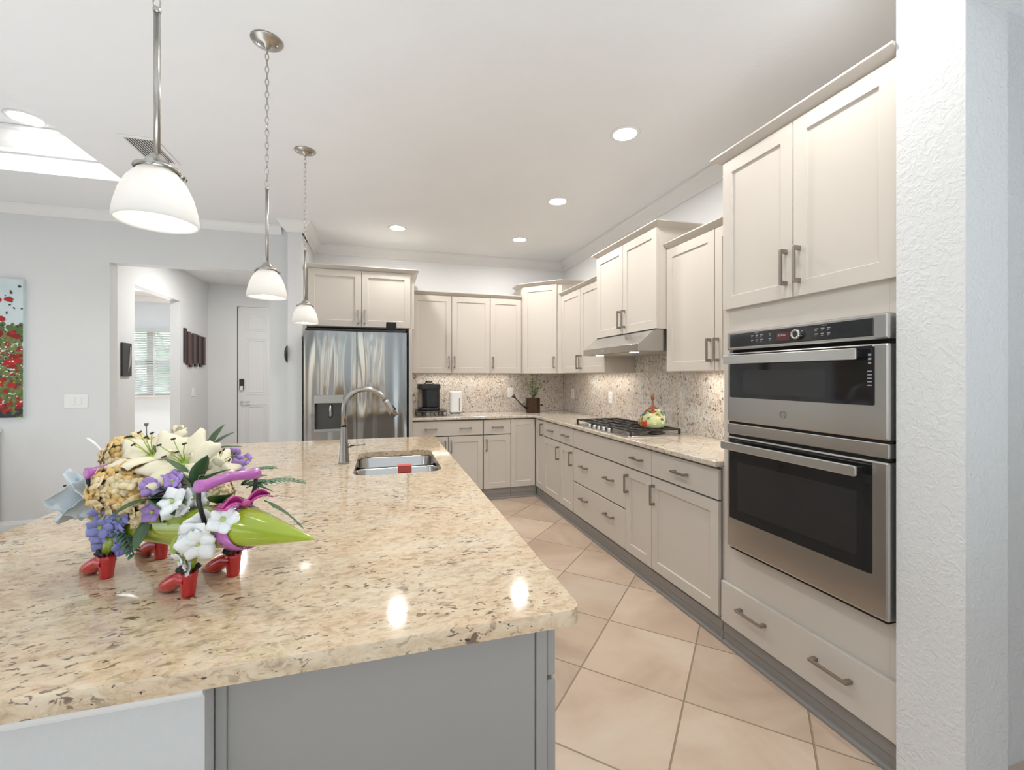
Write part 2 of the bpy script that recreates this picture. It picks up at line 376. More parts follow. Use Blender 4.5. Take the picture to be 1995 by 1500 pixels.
# ---- hall door
def ring_panel(m, x0, x1, z0, z1, y, d=.008, w=.022, M=None):
    """raised moulded rectangle outline on plane y, facing -y"""
    for a, b, c, e in ((x0, x1, z0, z0+w), (x0, x1, z1-w, z1), (x0, x0+w, z0+w, z1-w), (x1-w, x1, z0+w, z1-w)):
        m.box(a, b, y-d, y, c, e, M)
dr = struct(thing('door_1', 'white six-panel hall door with black keypad lock', 'door', (-2.206, DY+.03, 0)))
del dr['category']
m = MB(); m.box(.004, .91, 0, .045, .01, 2.43)
MB_door = m.build('door_slab', mat('door_paint', (.77, .78, .785), .4), dr, bevel=.002)
m = MB()
for cx in (.115, .50):
    for z0, z1 in ((.22, .90), (1.05, 1.95), (2.06, 2.33)):
        ring_panel(m, cx, cx+.30, z0, z1, 0.001, .006, .014); ring_panel(m, cx+.035, cx+.265, z0+.035, z1-.035, .001, .009, .010)
m.build('panel_moulding', MATS['door_paint'], dr, bevel=.003)
m = MB().box(-.0015, .0035, -.012, .05, 0, 2.435); m.build('edge_shadow_gap', M_DKGAP, dr)
lk = MB().box(.03, .095, -.028, 0, 1.13, 1.30).build('keypad_lock', M_BLACK, dr, bevel=.008); lk['label'] = 'black electronic keypad'
MB().box(.038, .087, -.036, -.028, 1.12, 1.19).build('lock_cover', M_CHROME, lk, bevel=.006)
m = MB().lathe([(0, -.02), (.028, -.02), (.03, 0)], 20, Matrix.Translation((.062, 0, .94)) @ Matrix.Rotation(R(90), 4, 'X'))
m.tube([(.062, -.02, .94), (.062, -.055, .94), (.10, -.058, .94), (.185, -.055, .94)], .011); m.build('lever_handle', M_CHROME, dr)

# ---- bedroom window and blind
wd = struct(thing('window_1', 'bedroom window behind white blinds', 'window', (BW[0], BY, 0))); del wd['category']
w_, z0, z1 = BW[1]-BW[0], BW[2], BW[3]
m = MB()
for a in ((0, .05, z0, z1), (w_-.05, w_, z0, z1), (.05, w_-.05, z0, z0+.05), (.05, w_-.05, z1-.05, z1), (.05, w_-.05, 1.56, 1.62), (.63, .75, z0+.05, z1-.05), (1.0, 1.06, z0+.05, z1-.05)):
    m.box(a[0], a[1], .03, .08, a[2], a[3])
m.build('window_frame', M_TRIM, wd, bevel=.003)
m = MB().box(.04, w_-.04, .052, .058, z0+.04, z1-.04)
gl = mat('window_glass', (.9, .95, .95), .02, trans=1); m.build('pane', gl, wd)
MB().box(-.05, w_+.05, -.05, .03, z0-.03, z0).build('sill', M_TRIM, wd, bevel=.004)
m = MB()
nS = 27
for i in range(nS):
    z = z0+.03+(z1-z0-.08)*i/(nS-1)
    Mx = Matrix.Translation((BW[0]+w_/2, BY-.03, z)) @ Matrix.Rotation(R(38), 4, 'X')
    m.box(-w_/2+.02, w_/2-.02, -.024, .024, -.0015, .0015, Mx)
m.box(BW[0]+.015, BW[1]-.015, BY-.065, BY-.005, z1-.055, z1)
for x in (.12, .78, 1.4): m.box(BW[0]+x-.012, BW[0]+x+.012, BY-.058, BY-.056, z0, z1-.05)
bl = m.build('window_blind', MATS.get('blind') or glassy('blind', (.88, .90, .90), 0, (.88, .89, .88), .6, .5)); tag(bl, 'white horizontal slat blind hanging in the bedroom window', 'blind')
hd = MB()
r2 = random.Random(3)
hd.grid(lambda a, b: Vector((-7+5*a, 12.2+.35*math.sin(a*40+b*9)+.2*r2.random(), 3.2*b)), 60, 30, True)
hd.box(-7, -2, 12.6, 12.9, 0, 3.1)
tag(hd.build('hedge', mat('hedge_green', (.10, .125, .09), .8, bump=.6, bscale=30, var=.5, vscale=14, bdist=.02)), 'green hedge outside behind the bedroom blinds', 'hedge')
# bedroom ceiling fan, mostly hidden
fan = thing('ceiling_fan', 'white ceiling fan blade glimpsed in the bedroom', 'ceiling fan', (-4.55, 8.2, 2.3))
MB().lathe([(0, -.04), (.09, -.03), (.10, .03), (.05, .08), (.015, .09), (.015, .30), (.05, .40), (.05, ZC-2.3-.001), (0, ZC-2.3-.001)], 20).build('motor', M_TRIM, fan)
for k in range(5):
    Mx = Matrix.Rotation(R(-24+72*k), 4, 'Z') @ Matrix.Rotation(R(10), 4, 'X')
    MB().prism([(.08, -.04), (.68, -.065), (.70, .05), (.08, .04)], -.004, .004, Mx).build('blade', M_TRIM, fan)

# ================================================================== CABINETS
ST, RL = .057, .062
def shaker(m, x0, x1, z0, z1, t=.02):
    """frame-and-recessed-panel front, face at y=0, back at y=t"""
    rec = .008; st = min(ST, (x1-x0)*.25)
    ix0, ix1, iz0, iz1 = x0+st, x1-st, z0+RL, z1-RL
    b = .004
    o = [(x0, 0, z0), (x1, 0, z0), (x1, 0, z1), (x0, 0, z1)]
    i = [(ix0, 0, iz0), (ix1, 0, iz0), (ix1, 0, iz1), (ix0, 0, iz1)]
    p = [(ix0+.0015, rec, iz0+.0015), (ix1-.0015, rec, iz0+.0015), (ix1-.0015, rec, iz1-.0015), (ix0+.0015, rec, iz1-.0015)]
    q = [(x0, t, z0), (x1, t, z0), (x1, t, z1), (x0, t, z1)]
    fs = []
    for k in range(4):
        j = (k+1) % 4
        fs += [(k, j, 4+j, 4+k), (4+k, 4+j, 8+j, 8+k), (12+k, 12+j, j, k)]
    fs += [(8, 9, 10, 11), (15, 14, 13, 12)]
    m.add(o+i+p+q, fs)
def pull(x, z, L=.13, vert=True, y=0):
    m = MB(); h = L/2; w = .0055
    if vert:
        m.box(x-w, x+w, y-.036, y-.026, z-h, z+h)
        for s in (-1, 1): m.box(x-w-.001, x+w+.001, y-.027, y, z+s*h-(.017 if s > 0 else 0), z+s*h+(0 if s > 0 else .017))
    else:
        m.box(x-h, x+h, y-.036, y-.026, z-w, z+w)
        for s in (-1, 1): m.box(x+s*h-(.017 if s > 0 else 0), x+s*h+(0 if s > 0 else .017), y-.027, y, z-w-.001, z+w+.001)
    return m
def crown_cab(c, path, z0, z1, p=.045, side=-1):
    prof = [(0, z0), (p-.006, z1-.010), (p, z1-.008), (p, z1), (-.015, z1), (-.015, z0)]
    MB().sweep(prof, path, side).build('crown_moulding', M_CAB, c)
def cabinet(name, label, loc, rz, w, d, zb, zt, fronts, group, toe=False, crown=None, body=M_CAB, returns=(0, 0), bodyboxes=None, cat='cabinet', toe_rec=.02):
    c = thing(name, label, cat, (loc[0], loc[1], 0), rz, group)
    m = MB()
    if bodyboxes:
        for b in bodyboxes: m.box(*b)
    else: m.box(.001, w-.001, .021, d, zb, zt)
    m.build('carcass', body, c, bevel=.001)
    # dark sheet that puts shade into the gaps between the fronts
    g = MB().box(.004, w-.004, .0195, .0209, zb+.006, zt-.006)
    if not bodyboxes: g.build('gap_shade', M_CABIN, c)
    for f in fronts:
        kind, x0, x1, z0, z1 = f[:5]; G = .0018
        m = MB()
        if kind == 'door':
            shaker(m, x0+G, x1-G, z0+G, z1-G)
            o = m.build('door', body, c, bevel=.0012)
            if f[5] is not None:
                s, zz = f[5]; L = f[6] if len(f) > 6 else .13
                hx = x0+.030 if s < 0 else x1-.030
                pull(hx, zz, L).build('handle', M_NICKEL, o, bevel=.001)
        else:
            m.box(x0+G, x1-G, 0, .02, z0+G, z1-G)
            o = m.build('drawer', body, c, bevel=.003)
            for hx in f[5]:
                pull(hx, (z0+z1)/2 if len(f) < 7 else f[6], f[7] if len(f) > 7 else .125, False).build('handle', M_NICKEL, o, bevel=.001)
    if toe:
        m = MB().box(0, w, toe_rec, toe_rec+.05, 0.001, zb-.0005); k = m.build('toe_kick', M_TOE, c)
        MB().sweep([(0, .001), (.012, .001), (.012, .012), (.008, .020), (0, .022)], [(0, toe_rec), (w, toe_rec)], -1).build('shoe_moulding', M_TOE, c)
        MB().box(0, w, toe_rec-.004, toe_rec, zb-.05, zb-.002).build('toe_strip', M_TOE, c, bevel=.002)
    if crown:
        z0, z1 = crown; l, r = returns
        path = []
        if l: path.append((0, l))
        path += [(0, .018), (w, .018)]
        if r: path.append((w, r))
        crown_cab(c, path, z0, z1)
    return c
RR = -math.pi/2
XF = 1.63; YF = 4.645         # front planes of the base runs
ZD0, ZD1, ZR0, ZR1 = .125, .707, .713, .872
def rightY(y): return (XF, y)
GB = 'base cabinets along the right wall'; GBB = 'base cabinets along the back wall'
# --- right base run (local x runs towards the camera)
cabinet('base_cabinet', 'narrow full-height base cabinet front tucked in the corner of the right run', (XF, 4.640), RR, 4.640-4.385, .56, .11, .884,
        [('door', .004, .255, ZD0, ZR1, (1, .775))], GB, True)
cabinet('base_cabinet', 'base cabinet with two small drawers over two doors, left of the wide drawer bank', (XF, 4.383), RR, .761, .56, .11, .884,
        [('drawer', 0, .45, ZR0, ZR1, (.225,)), ('drawer', .452, .761, ZR0, ZR1, (.607,)), ('door', 0, .45, ZD0, ZD1, (1, .60)), ('door', .452, .761, ZD0, ZD1, (1, .60))], GB, True)
cabinet('drawer_cabinet', 'wide drawer bank under the gas cooktop', (XF, 3.621), RR, .884, .56, .11, .884,
        [('drawer', 0, .884, ZR0, ZR1, ()), ('drawer', 0, .884, .412, ZD1, (.23, .66), .575), ('drawer', 0, .884, ZD0, .406, (.23, .66), .30)], GB, True)
cabinet('base_cabinet', 'slim base cabinet with one drawer and one narrow door right of the drawer bank', (XF, 2.736), RR, .307, .56, .11, .884,
        [('drawer', 0, .307, ZR0, ZR1, (.155,)), ('door', 0, .307, ZD0, ZD1, (-1, .60))], GB, True)
cabinet('base_cabinet', 'base cabinet with one drawer and one wide door beside the oven tower', (XF, 2.428), RR, .592, .56, .11, .884,
        [('drawer', 0, .58, ZR0, ZR1, (.29,)), ('door', 0, .58, ZD0, ZD1, (-1, .60))], GB, True)
# --- back base run
cabinet('base_cabinet', 'wide base cabinet with one two-handled drawer, right of the refrigerator', (.287, YF), 0, .745, .56, .11, .884,
        [('drawer', 0, .745, ZR0, ZR1, (.19, .555)), ('door', 0, .370, ZD0, ZD1, (1, .60)), ('door', .372, .745, ZD0, ZD1, (-1, .60))], GBB, True)
cabinet('base_cabinet', 'small back-wall base cabinet with one drawer over one door', (1.040, YF), 0, .304, .56, .11, .884,
        [('drawer', 0, .304, ZR0, ZR1, (.152,)), ('door', 0, .304, ZD0, ZD1, (-1, .60))], GBB, True)
cabinet('base_cabinet', 'back-wall corner base cabinet with one plain full-height door', (1.346, YF), 0, .306, .56, .11, .884,
        [('door', 0, .281, ZD0, ZR1, None)], GBB, True)
# --- oven tower
ow = 1.832-1.037
tw = cabinet('oven_tower_cabinet', 'tall cabinet tower holding the wall ovens', (XF, 1.832), RR, ow, .56, .11, 2.405,
        [('door', 0.012, .405, 1.671, 2.402, (1, 1.80), .15), ('door', .407, ow, 1.671, 2.402, (-1, 1.80), .15), ('drawer', 0, ow, .118, .322, (.20, .575), .235, .15)],
        None, True, (2.402, 2.445), returns=(.30, 0),
        bodyboxes=[(.0, .038, .021, .56, .11, 2.405), (ow-.038, ow-.001, .021, .56, .11, 2.405), (.038, ow-.038, .021, .56, 1.553, 2.405), (.038, ow-.038, .021, .56, .11, .515), (.038, ow-.038, .50, .56, .515, 1.553)])
# --- uppers
GU = 'wall cabinets above the counters'; UXF, UYF = 1.89, 4.89; ZB = 1.376
cabinet('wall_cabinet', 'wall cabinet pair with two doors between refrigerator cabinet and single-door cabinet', (.302, UYF), 0, .868, .328, ZB, 2.236,
        [('door', 0, .428, ZB, 2.234, (1, 1.50)), ('door', .430, .868, ZB, 2.234, (-1, 1.50))], GU, crown=(2.234, 2.275))
cabinet('wall_cabinet', 'single-door wall cabinet left of the diagonal corner cabinet', (1.172, UYF), 0, .372, .328, ZB, 2.236,
        [('door', 0, .370, ZB, 2.234, (-1, 1.50))], GU, crown=(2.234, 2.275))
# diagonal corner cabinet
dg = thing('corner_wall_cabinet', 'taller diagonal wall cabinet in the kitchen corner', 'cabinet', (1.546, UYF, 0), R(-45), GU)
dl = (UXF-1.546)*math.sqrt(2)
def dloc(x, y):   # world to local
    v = Vector((x-1.546, y-UYF)); c, s = math.cos(R(45)), math.sin(R(45)); return (c*v.x-s*v.y, s*v.x+c*v.y)
p = [dloc(1.546+.002, UYF+.02), dloc(UXF+.016, UYF-(UXF-1.546)+.002), dloc(KX-.002, UYF-(UXF-1.546)+.002), dloc(KX-.002, KY-.002), dloc(1.548, KY-.002)]
MB().prism(p, ZB, 2.378).build('carcass', M_CAB, dg, bevel=.001)
m = MB(); shaker(m, .018, dl-.045, ZB, 2.374); o = m.build('door', M_CAB, dg, bevel=.0012)
pull(dl-.045-.03, 1.50).build('handle', M_NICKEL, o, bevel=.001)
pth = [dloc(1.546+.0, KY-.1), dloc(1.546, UYF+.012), dloc(UXF+.012, UYF-(UXF-1.546)), dloc(KX-.05, UYF-(UXF-1.546))]
crown_cab(dg, pth, 2.374, 2.413)
cabinet('wall_cabinet', 'two-door wall cabinet between the corner cabinet and the range hood', (UXF, 4.543), RR, 1.013, .328, ZB, 2.225,
        [('door', 0.03, .506, ZB, 2.223, (1, 1.485), .14), ('door', .508, 1.013, ZB, 2.223, (-1, 1.485), .14)], GU, crown=(2.223, 2.262))
cabinet('wall_cabinet', 'raised deeper two-door wall cabinet above the range hood', (1.81, 3.528), RR, .888, .408, 1.674, 2.378,
        [('door', 0, .443, 1.674, 2.376, (1, 1.79), .14), ('door', .445, .888, 1.674, 2.376, (-1, 1.79), .14)], GU, crown=(2.376, 2.415), returns=(.35, .35))
cabinet('wall_cabinet', 'two-door wall cabinet between the hood and the oven tower', (UXF, 2.638), RR, .80, .328, ZB, 2.222,
        [('door', 0.0, .462, ZB, 2.220, (1, 1.50), .14), ('door', .464, .80, ZB, 2.220, (-1, 1.50), .14)], GU, crown=(2.220, 2.262))
# fridge cabinet with gable
cabinet('refrigerator_cabinet', 'two-door cabinet bridging over the refrigerator', (-.70, 4.56), 0, 1.002, .655, 1.822, 2.378,
        [('door', .012, .495, 1.826, 2.376, (1, 1.925)), ('door', .497, .965, 1.826, 2.376, (-1, 1.925))], None, crown=(2.376, 2.418), returns=(0, .6),
        bodyboxes=[(.001, 1.001, .021, .655, 1.822, 2.378), (.948, .983, .0, .655, .001, 1.822)])
MB().box(SX1+.0005, -.70, 4.57, 4.60, 0.001, 2.378).build('filler', M_CAB)
fl_ = bpy.data.objects['filler']; fl_.name = 'cabinet_filler'; tag(fl_, 'narrow painted filler strip between wall end and refrigerator cabinet', 'filler')

# ================================================================== COUNTERS AND BACKSPLASH
def eased_top(name, poly, z0, z1, mt, label, holes=None):
    m = MB().prism(poly, z0, z1); o = m.build(name, mt, bevel=.006, seg=3); tag(o, label, 'countertop'); return o
CT = (.285, 1.603, 4.610)
poly = [(.285, 4.618), (1.603, 4.618), (1.603, 1.838), (KX-.001, 1.838), (KX-.001, KY-.001), (.285, KY-.001)]
eased_top('countertop', poly, .884, .914, M_GRAN2, 'L-shaped speckled granite countertop along the back and right walls')
sp = thing('backsplash', 'full-height speckled granite backsplash', 'backsplash')
MB().box(.304, KX-.021, KY-.020, KY-.001, .915, ZB-.001).build('back_panel', M_SPLASH, sp)
MB().box(KX-.020, KX-.001, 1.838, KY-.001, .915, ZB-.001).build('side_panel', M_SPLASH, sp)
MB().box(KX-.020, KX-.001, 2.640, 3.526, ZB, 1.672).build('hood_panel', M_SPLASH, sp)

# outlets on the backsplash
def plate(name, label, cat, x, y, z, rz, w=.075, h=.118, kind='outlet', group=None, n=1):
    t = thing(name, label, cat, (x, y, z), rz, group)
    MB().box(-w/2, w/2, -.006, 0, -h/2, h/2).build('cover_plate', M_WHITEP, t, bevel=.002)
    for i in range(n):
        cx = (i-(n-1)/2)*.046
        if kind == 'outlet':
            m = MB().box(cx-.0165, cx+.0165, -.008, -.005, -.033, .033); o = m.build('receptacle', M_WHITEP, t, bevel=.001)
            m = MB()
            for s in (-1, 1):
                for q in (-1, 1): m.box(cx+q*.006-.0012, cx+q*.006+.0012, -.0086, -.0079, s*.018-.004, s*.018+.005)
            m.build('slot', M_BLACK, o)
        else:
            MB().box(cx-.0165, cx+.0165, -.010, -.005, -.033, .033).build('rocker', M_WHITEP, t, bevel=.002)
    return t
sy = KY-.0205
plate('wall_outlet', 'white outlet on the back splash left of the watering can', 'outlet', 1.50, sy, 1.145, 0, group='outlets on the backsplash')
plate('wall_outlet', 'white outlet on the side splash just right of the watering can', 'outlet', KX-.0205, 4.90, 1.135, RR, group='outlets on the backsplash')
plate('wall_outlet', 'white outlet on the side splash above the far end of the cooktop', 'outlet', KX-.0205, 3.98, 1.13, RR, group='outlets on the backsplash')
plate('light_switch', 'two-gang white switch plate on the grey wall right of the poppy painting', 'light switch', -2.54, LY-.0005, 1.13, 0, w=.165, kind='switch', n=2)
plate('light_switch', 'white switch plate on the hall wall under the slat wall art', 'light switch', HX+.0005, 7.30, 1.12, R(90), w=.12, kind='switch', n=2)

# ================================================================== ISLAND
IX0, IX1, IY0, IY1 = -1.0, .354, .745, 3.19
SKX0, SKX1, SKY0, SKY1 = -.128, .262, 2.005, 2.625
import bmesh
def island_top():
    bm = bmesh.new()
    out = rounded(IX0, IX1, IY0, IY1, .028, 7); inn = rounded(SKX0, SKX1, SKY0, SKY1, .07, 7)
    vo = [bm.verts.new((x, y, .914)) for x, y in out]; vi = [bm.verts.new((x, y, .914)) for x, y in inn]
    eo = [bm.edges.new((vo[i], vo[(i+1) % len(vo)])) for i in range(len(vo))]
    ei = [bm.edges.new((vi[i], vi[(i+1) % len(vi)])) for i in range(len(vi))]
    bmesh.ops.triangle_fill(bm, use_beauty=True, use_dissolve=False, edges=eo+ei)
    r = bmesh.ops.extrude_face_region(bm, geom=list(bm.faces))
    for v in r['geom']:
        if isinstance(v, bmesh.types.BMVert): v.co.z = .884
    bmesh.ops.recalc_face_normals(bm, faces=bm.faces)
    me = bpy.data.meshes.new('island_countertop'); bm.to_mesh(me); bm.free(); me.materials.append(M_GRAN)
    o = bpy.data.objects.new('island_countertop', me); COL.objects.link(o)
    md = o.modifiers.new('bevel', 'BEVEL'); md.width = .006; md.segments = 3; md.limit_method = 'ANGLE'; md.angle_limit = R(50)
    tag(o, 'large speckled granite island top in the foreground', 'countertop')
island_top()
isl = thing('kitchen_island', 'grey panelled kitchen island base under the granite top', 'kitchen island', (.333, .825, 0), R(90))
# local: x along world +Y, y into -X  => world (x,y) = (.333 - yl, .825 + xl)
def iw(x0, x1, y0, y1, z0, z1): return (y0-.825, y1-.825, .333-x1, .333-x0, z0, z1)
m = MB(); m.box(*iw(-.26, .31, .827, 2.0, .10, .883)); m.box(*iw(-.26, .31, 2.63, 3.15, .10, .883)); m.box(*iw(-.26, -.14, 2.0, 2.63, .10, .883)); m.box(*iw(.27, .31, 2.0, 2.63, .10, .883)); m.box(*iw(-.14, .27, 2.0, 2.63, .10, .62))
m.build('carcass', M_ISL, isl, bevel=.001)
MB().box(*iw(-.26, .287, .822, .8265, .001, .883)).build('end_panel', M_ISL, isl, bevel=.001)
MB().box(*iw(.290, .313, .821, .826, .001, .883)).build('corner_stile', M_ISL, isl, bevel=.0015)
MB().box(*iw(-.26, -.244, .815, .8215, .001, .883)).build('filler_strip', M_ISL, isl, bevel=.001)
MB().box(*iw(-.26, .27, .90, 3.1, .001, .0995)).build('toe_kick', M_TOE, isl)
xs = [0, .40, .80, 1.18, 1.79, 2.32]
for i in range(5):
    a, b = xs[i], xs[i+1]
    if i == 3:
        m = MB(); m.box(a+.002, b-.002, .0, .018, .722, .874); m.build('false_front', M_ISL, isl, bevel=.003)
    else:
        m = MB(); m.box(a+.002, b-.002, .0, .018, .742, .874); o = m.build('drawer', M_ISL, isl, bevel=.003)
        pull((a+b)/2, .80, .125, False).build('handle', M_NICKEL, o)
    m = MB(); shaker(m, a+.002, b-.002, .112, .734 if i != 3 else .716, .018); o = m.build('door', M_ISL, isl, bevel=.0012)
    pull(b-.03, .62).build('handle', M_NICKEL, o)
kw = MB(); kw.box(*iw(-.98+.22, -.262, .778, 3.15, .001, .8835))
kw.build('knee_wall', wallpaint('knee_wall_paint', (.64, .64, .63), .2, 70, .002), isl)
MB().sweep([(0, .856), (.004, .857), (.009, .864), (.010, .8825), (0, .8825)], [(.778-.825, .333+.76), (.778-.825, .333+.2615), (3.15-.825, .333+.2615)][:2], -1).build('wall_cap_trim', M_TRIM, isl)
MB().sweep([(0, .001), (.014, .001), (.014, .11), (.004, .13), (0, .13)], [(.778-.825, .333+.76), (.778-.825, .333+.2615)], -1).build('baseboard', M_TRIM, isl)
# bar-side corbel panel
# ---- sink
sk = thing('kitchen_sink', 'double-bowl stainless undermount sink in the island', 'sink', (.067, 2.315, .884))
sx, sy0 = (SKX1-SKX0)/2, (SKY1-SKY0)/2
def bowl(x0, x1, y0, y1, depth, rr=.06):
    m = MB(); n = 6
    rings = [(0, 0), (-.006, .004), (-depth*.82, .012), (-depth*.95, .025), (-depth, .055)]
    R_ = []
    for z, ins in rings:
        R_.append([Vector((x, y, z)) for x, y in rounded(x0+ins, x1-ins, y0+ins, y1-ins, max(.02, rr-ins*.3), n)])
    k = len(R_[0]); vs = [v for r in R_ for v in r]
    fs = [(i*k+j, i*k+(j+1) % k, (i+1)*k+(j+1) % k, (i+1)*k+j) for i in range(len(R_)-1) for j in range(k)]
    m.add(vs, fs, True); m.add([R_[-1][j] for j in range(k)], [tuple(range(k))])
    return m
b1 = bowl(-sx-.004, sx+.004, -sy0-.004, -.010, .19).build('bowl', M_SINK, sk, fix=True, solid=.0015)
b2 = bowl(-sx-.004, sx+.004, .010, sy0+.004, .19).build('bowl', M_SINK, sk, solid=.0015)
for o, y in ((b1, -.16), (b2, .16)):
    MB().lathe([(0, -.187), (.02, -.187), (.03, -.185), (.042, -.184), (.044, -.188)], 24, Matrix.Translation((0, y, 0))).build('drain', M_CHROME, o)
m = MB()
m.prism(rounded(-sx+.02, sx-.02, -.014, .014, .01, 3), -.012, -.004); m.build('divider', M_SINK, sk, bevel=.004)
# flange around
m = MB()
for a in ((-sx-.02, -sx-.003, -sy0-.02, sy0+.02), (sx+.003, sx+.02, -sy0-.02, sy0+.02), (-sx-.003, sx+.003, -sy0-.02, -sy0-.003), (-sx-.003, sx+.003, sy0+.003, sy0+.02)):
    m.box(*a, -.004, -.0005)
m.build('flange', M_SINK, sk)
# red sponge card hanging on the divider
t = thing('dish_sponge', 'red sponge hung over the sink divider', 'sponge', (.067+.038, 2.315, .8805))
m = MB(); m.box(-.034, .034, -.022, -.0165, -.075, .004); m.box(-.034, .034, .0165, .022, -.03, .004); m.box(-.034, .034, -.022, .022, .004, .010)
m.build('sponge_body', mat('red_sponge', (.55, .10, .08), .8, bump=.5, bscale=200), t, bevel=.003)
m = MB()
for i in range(4): m.box(-.02, .02-.008*(i % 2), -.0226, -.0221, -.07+i*.015, -.066+i*.015)
m.build('printed_lines', mat('dark_red_print', (.28, .03, .03), .8), t)
# ---- faucet
fc = thing('faucet', 'brushed steel gooseneck faucet beside the island sink', 'faucet', (-.186, 2.315, .914))
m = MB().lathe([(0, 0), (.0255, 0), (.0265, .004), (.0255, .012), (.0225, .06), (.018, .12), (.0148, .175), (.0145, .18)], 28); m.build('body', M_FAUC, fc)
pts = [(0, 0, .178), (0, 0, .25)]
for i in range(1, 15):
    th = R(180-i*155/14); pts.append((.103+.103*math.cos(th), 0, .262+.103*math.sin(th)))
m = MB().tube(pts, .0125, 16); m.build('spout', M_FAUC, fc)
e = Vector(pts[-1]); d = (Vector(pts[-1])-Vector(pts[-2])).normalized()
m = MB().tube([e-d*.002, e+d*.01, e+d*.05, e+d*.092], [.0135, .0145, .017, .019], 20); sh = m.build('spray_head', M_FAUC, fc)
Mx = Matrix.Translation(e+d*.05+Vector((.016, 0, .006)))
MB().tube([e+d*.035+Vector((.015, 0, .005)), e+d*.06+Vector((.019, 0, .004))], .006, 10).build('spray_button', M_BLACK, sh)
m = MB().tube([(.018, 0, .085), (.034, 0, .086)], .010, 14); m.tube([(.034, 0, .086), (.10, -.012, .092)], [.0045, .0035], 10); m.build('lever', M_FAUC, fc)

# ================================================================== COOKTOP
ck = thing('gas_cooktop', 'black and steel gas cooktop set in the counter', 'cooktop', (1.86, 3.16, .914))
cw, cdp = .26, .44          # half sizes: X depth, Y width
MB().prism(rounded(-.235, .235, -cdp, cdp, .015, 3), 0.0, .009).build('steel_tray', M_STEEL, ck, bevel=.003)
for y in (-.30, 0, .30):
    g = MB(); z = .050; a, b = y-.142, y+.142; w = .0065
    for xx in (-.20, -.10, .0, .10, .20): g.box(xx-w, xx+w, a, b, z-.010, z)
    for yy in (a+.005, b-.005, y-.05, y+.05): g.box(-.205, .205, yy-w, yy+w, z-.010, z)
    for xx in (-.20, .20):
        for yy in (a+.005, b-.005): g.box(xx-.007, xx+.007, yy-.007, yy+.007, .009, z)
    g.build('grate', mat('cast_iron', (.022, .02, .02), .5, bump=.3, bscale=200), ck, bevel=.0015)
for x, y, r in ((-.10, -.30, .038), (.10, -.30, .045), (0, 0, .055), (-.10, .30, .045), (.10, .30, .034)):
    m = MB().lathe([(r*1.5, .009), (r*1.45, .014), (r, .016), (r, .026), (r*.95, .030), (0, .031)], 24, Matrix.Translation((x, y, 0)))
    m.build('burner', mat('burner_grey', (.10, .09, .085), .45, .3), ck)
for i in range(5):
    m = MB().lathe([(.019, .009), (.019, .014), (.016, .032), (.014, .036), (0, .037)], 18, Matrix.Translation((-.213, -.16+i*.08, 0)))
    m.build('knob', M_CHROME, ck)

# ================================================================== RANGE HOOD
hd_ = thing('range_hood', 'sloped stainless range hood under the raised wall cabinet', 'range hood', (1.68, 3.522, 1.52), RR)
hw = .866
m = MB()
prof = [(0, 0), (0, .048), (.115, .142), (.135, .152), (.518, .152), (.518, 0)]      # (y,z)
n = len(prof)
m.add([(x, y, z) for x in (0, hw) for y, z in prof], [tuple(reversed(range(n))), tuple(range(n, 2*n))]+[(i, (i+1) % n, n+(i+1) % n, n+i) for i in range(n)])
m.build('shell', M_STEEL, hd_, bevel=.002)
MB().box(.03, hw-.03, .03, .49, -.003, .0005).build('filter_panel', mat('hood_filter', (.45, .43, .40), .35, .9, bump=.5, bscale=120), hd_)
for x in (.17, .70):
    MB().lathe([(0, -.006), (.03, -.006), (.034, -.0031)], 20, Matrix.Translation((x, .07, 0))).build('hood_lamp', mat('hood_lamp_glow', (1, .95, .85), .4, emit=(1, .85, .62), estr=9), hd_)
m = MB().prism(rounded(-.03, .03, -.009, .009, .008, 4), 0, .002, Matrix.Translation((.36, -.0005, .024)) @ Matrix.Rotation(R(90), 4, 'X')); m.build('switch_plate', M_CHROME, hd_)
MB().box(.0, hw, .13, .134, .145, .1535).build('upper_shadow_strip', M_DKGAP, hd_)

# ================================================================== WALL OVENS
OV = thing('built_in_oven', 'stainless microwave and oven combination built into the tower', 'oven', (1.598, 1.757, 0), RR)
ovw = .712
steel = M_STEEL; bd = .05
def pan(name, x0, x1, z0, z1, y0, y1, mt, par, bev=.003): return MB().box(x0, x1, y0, y1, z0, z1).build(name, mt, par, bevel=bev)
pan('chassis', .004, ovw-.004, .528, 1.55, .03, .50, M_DKGAP, OV)
cp = pan('control_panel', 0, ovw, 1.466, 1.556, .0, .05, steel, OV, .008)
pan('control_glass', .022, ovw-.045, 1.480, 1.542, -.002, .003, M_BLACKG, cp, .004)
M_ICON = mat('pale_icon_print', (.26, .27, .29), .5, emit=(.7, .75, .8), estr=.03)
ic = MB(); r3 = random.Random(5)
for bx in (.15, .175, .20, .245):
    for k, bz in enumerate((1.523, 1.503)):
        ic.box(bx, bx+.010+.004*r3.random(), -.0026, -.0019, bz, bz+.0045); ic.box(bx+.001, bx+.008, -.0026, -.0019, bz-.006, bz-.004)
for bx in (.455, .480, .505):
    for bz in (1.523, 1.503):
        ic.box(bx, bx+.011+.004*r3.random(), -.0026, -.0019, bz, bz+.004); ic.box(bx+.001, bx+.009, -.0026, -.0019, bz-.006, bz-.004)
ic.box(.17, .19, -.0026, -.0019, 1.535, 1.537); ic.box(.485, .505, -.0026, -.0019, 1.535, 1.537)
ic.build('key_labels', M_ICON, cp)
ds = MB().box(.285, .345, -.0028, -.0018, 1.492, 1.526).build('display', mat('display_red_brown', (.06, .018, .018), .2, emit=(.30, .05, .05), estr=.12), cp)
m = MB()
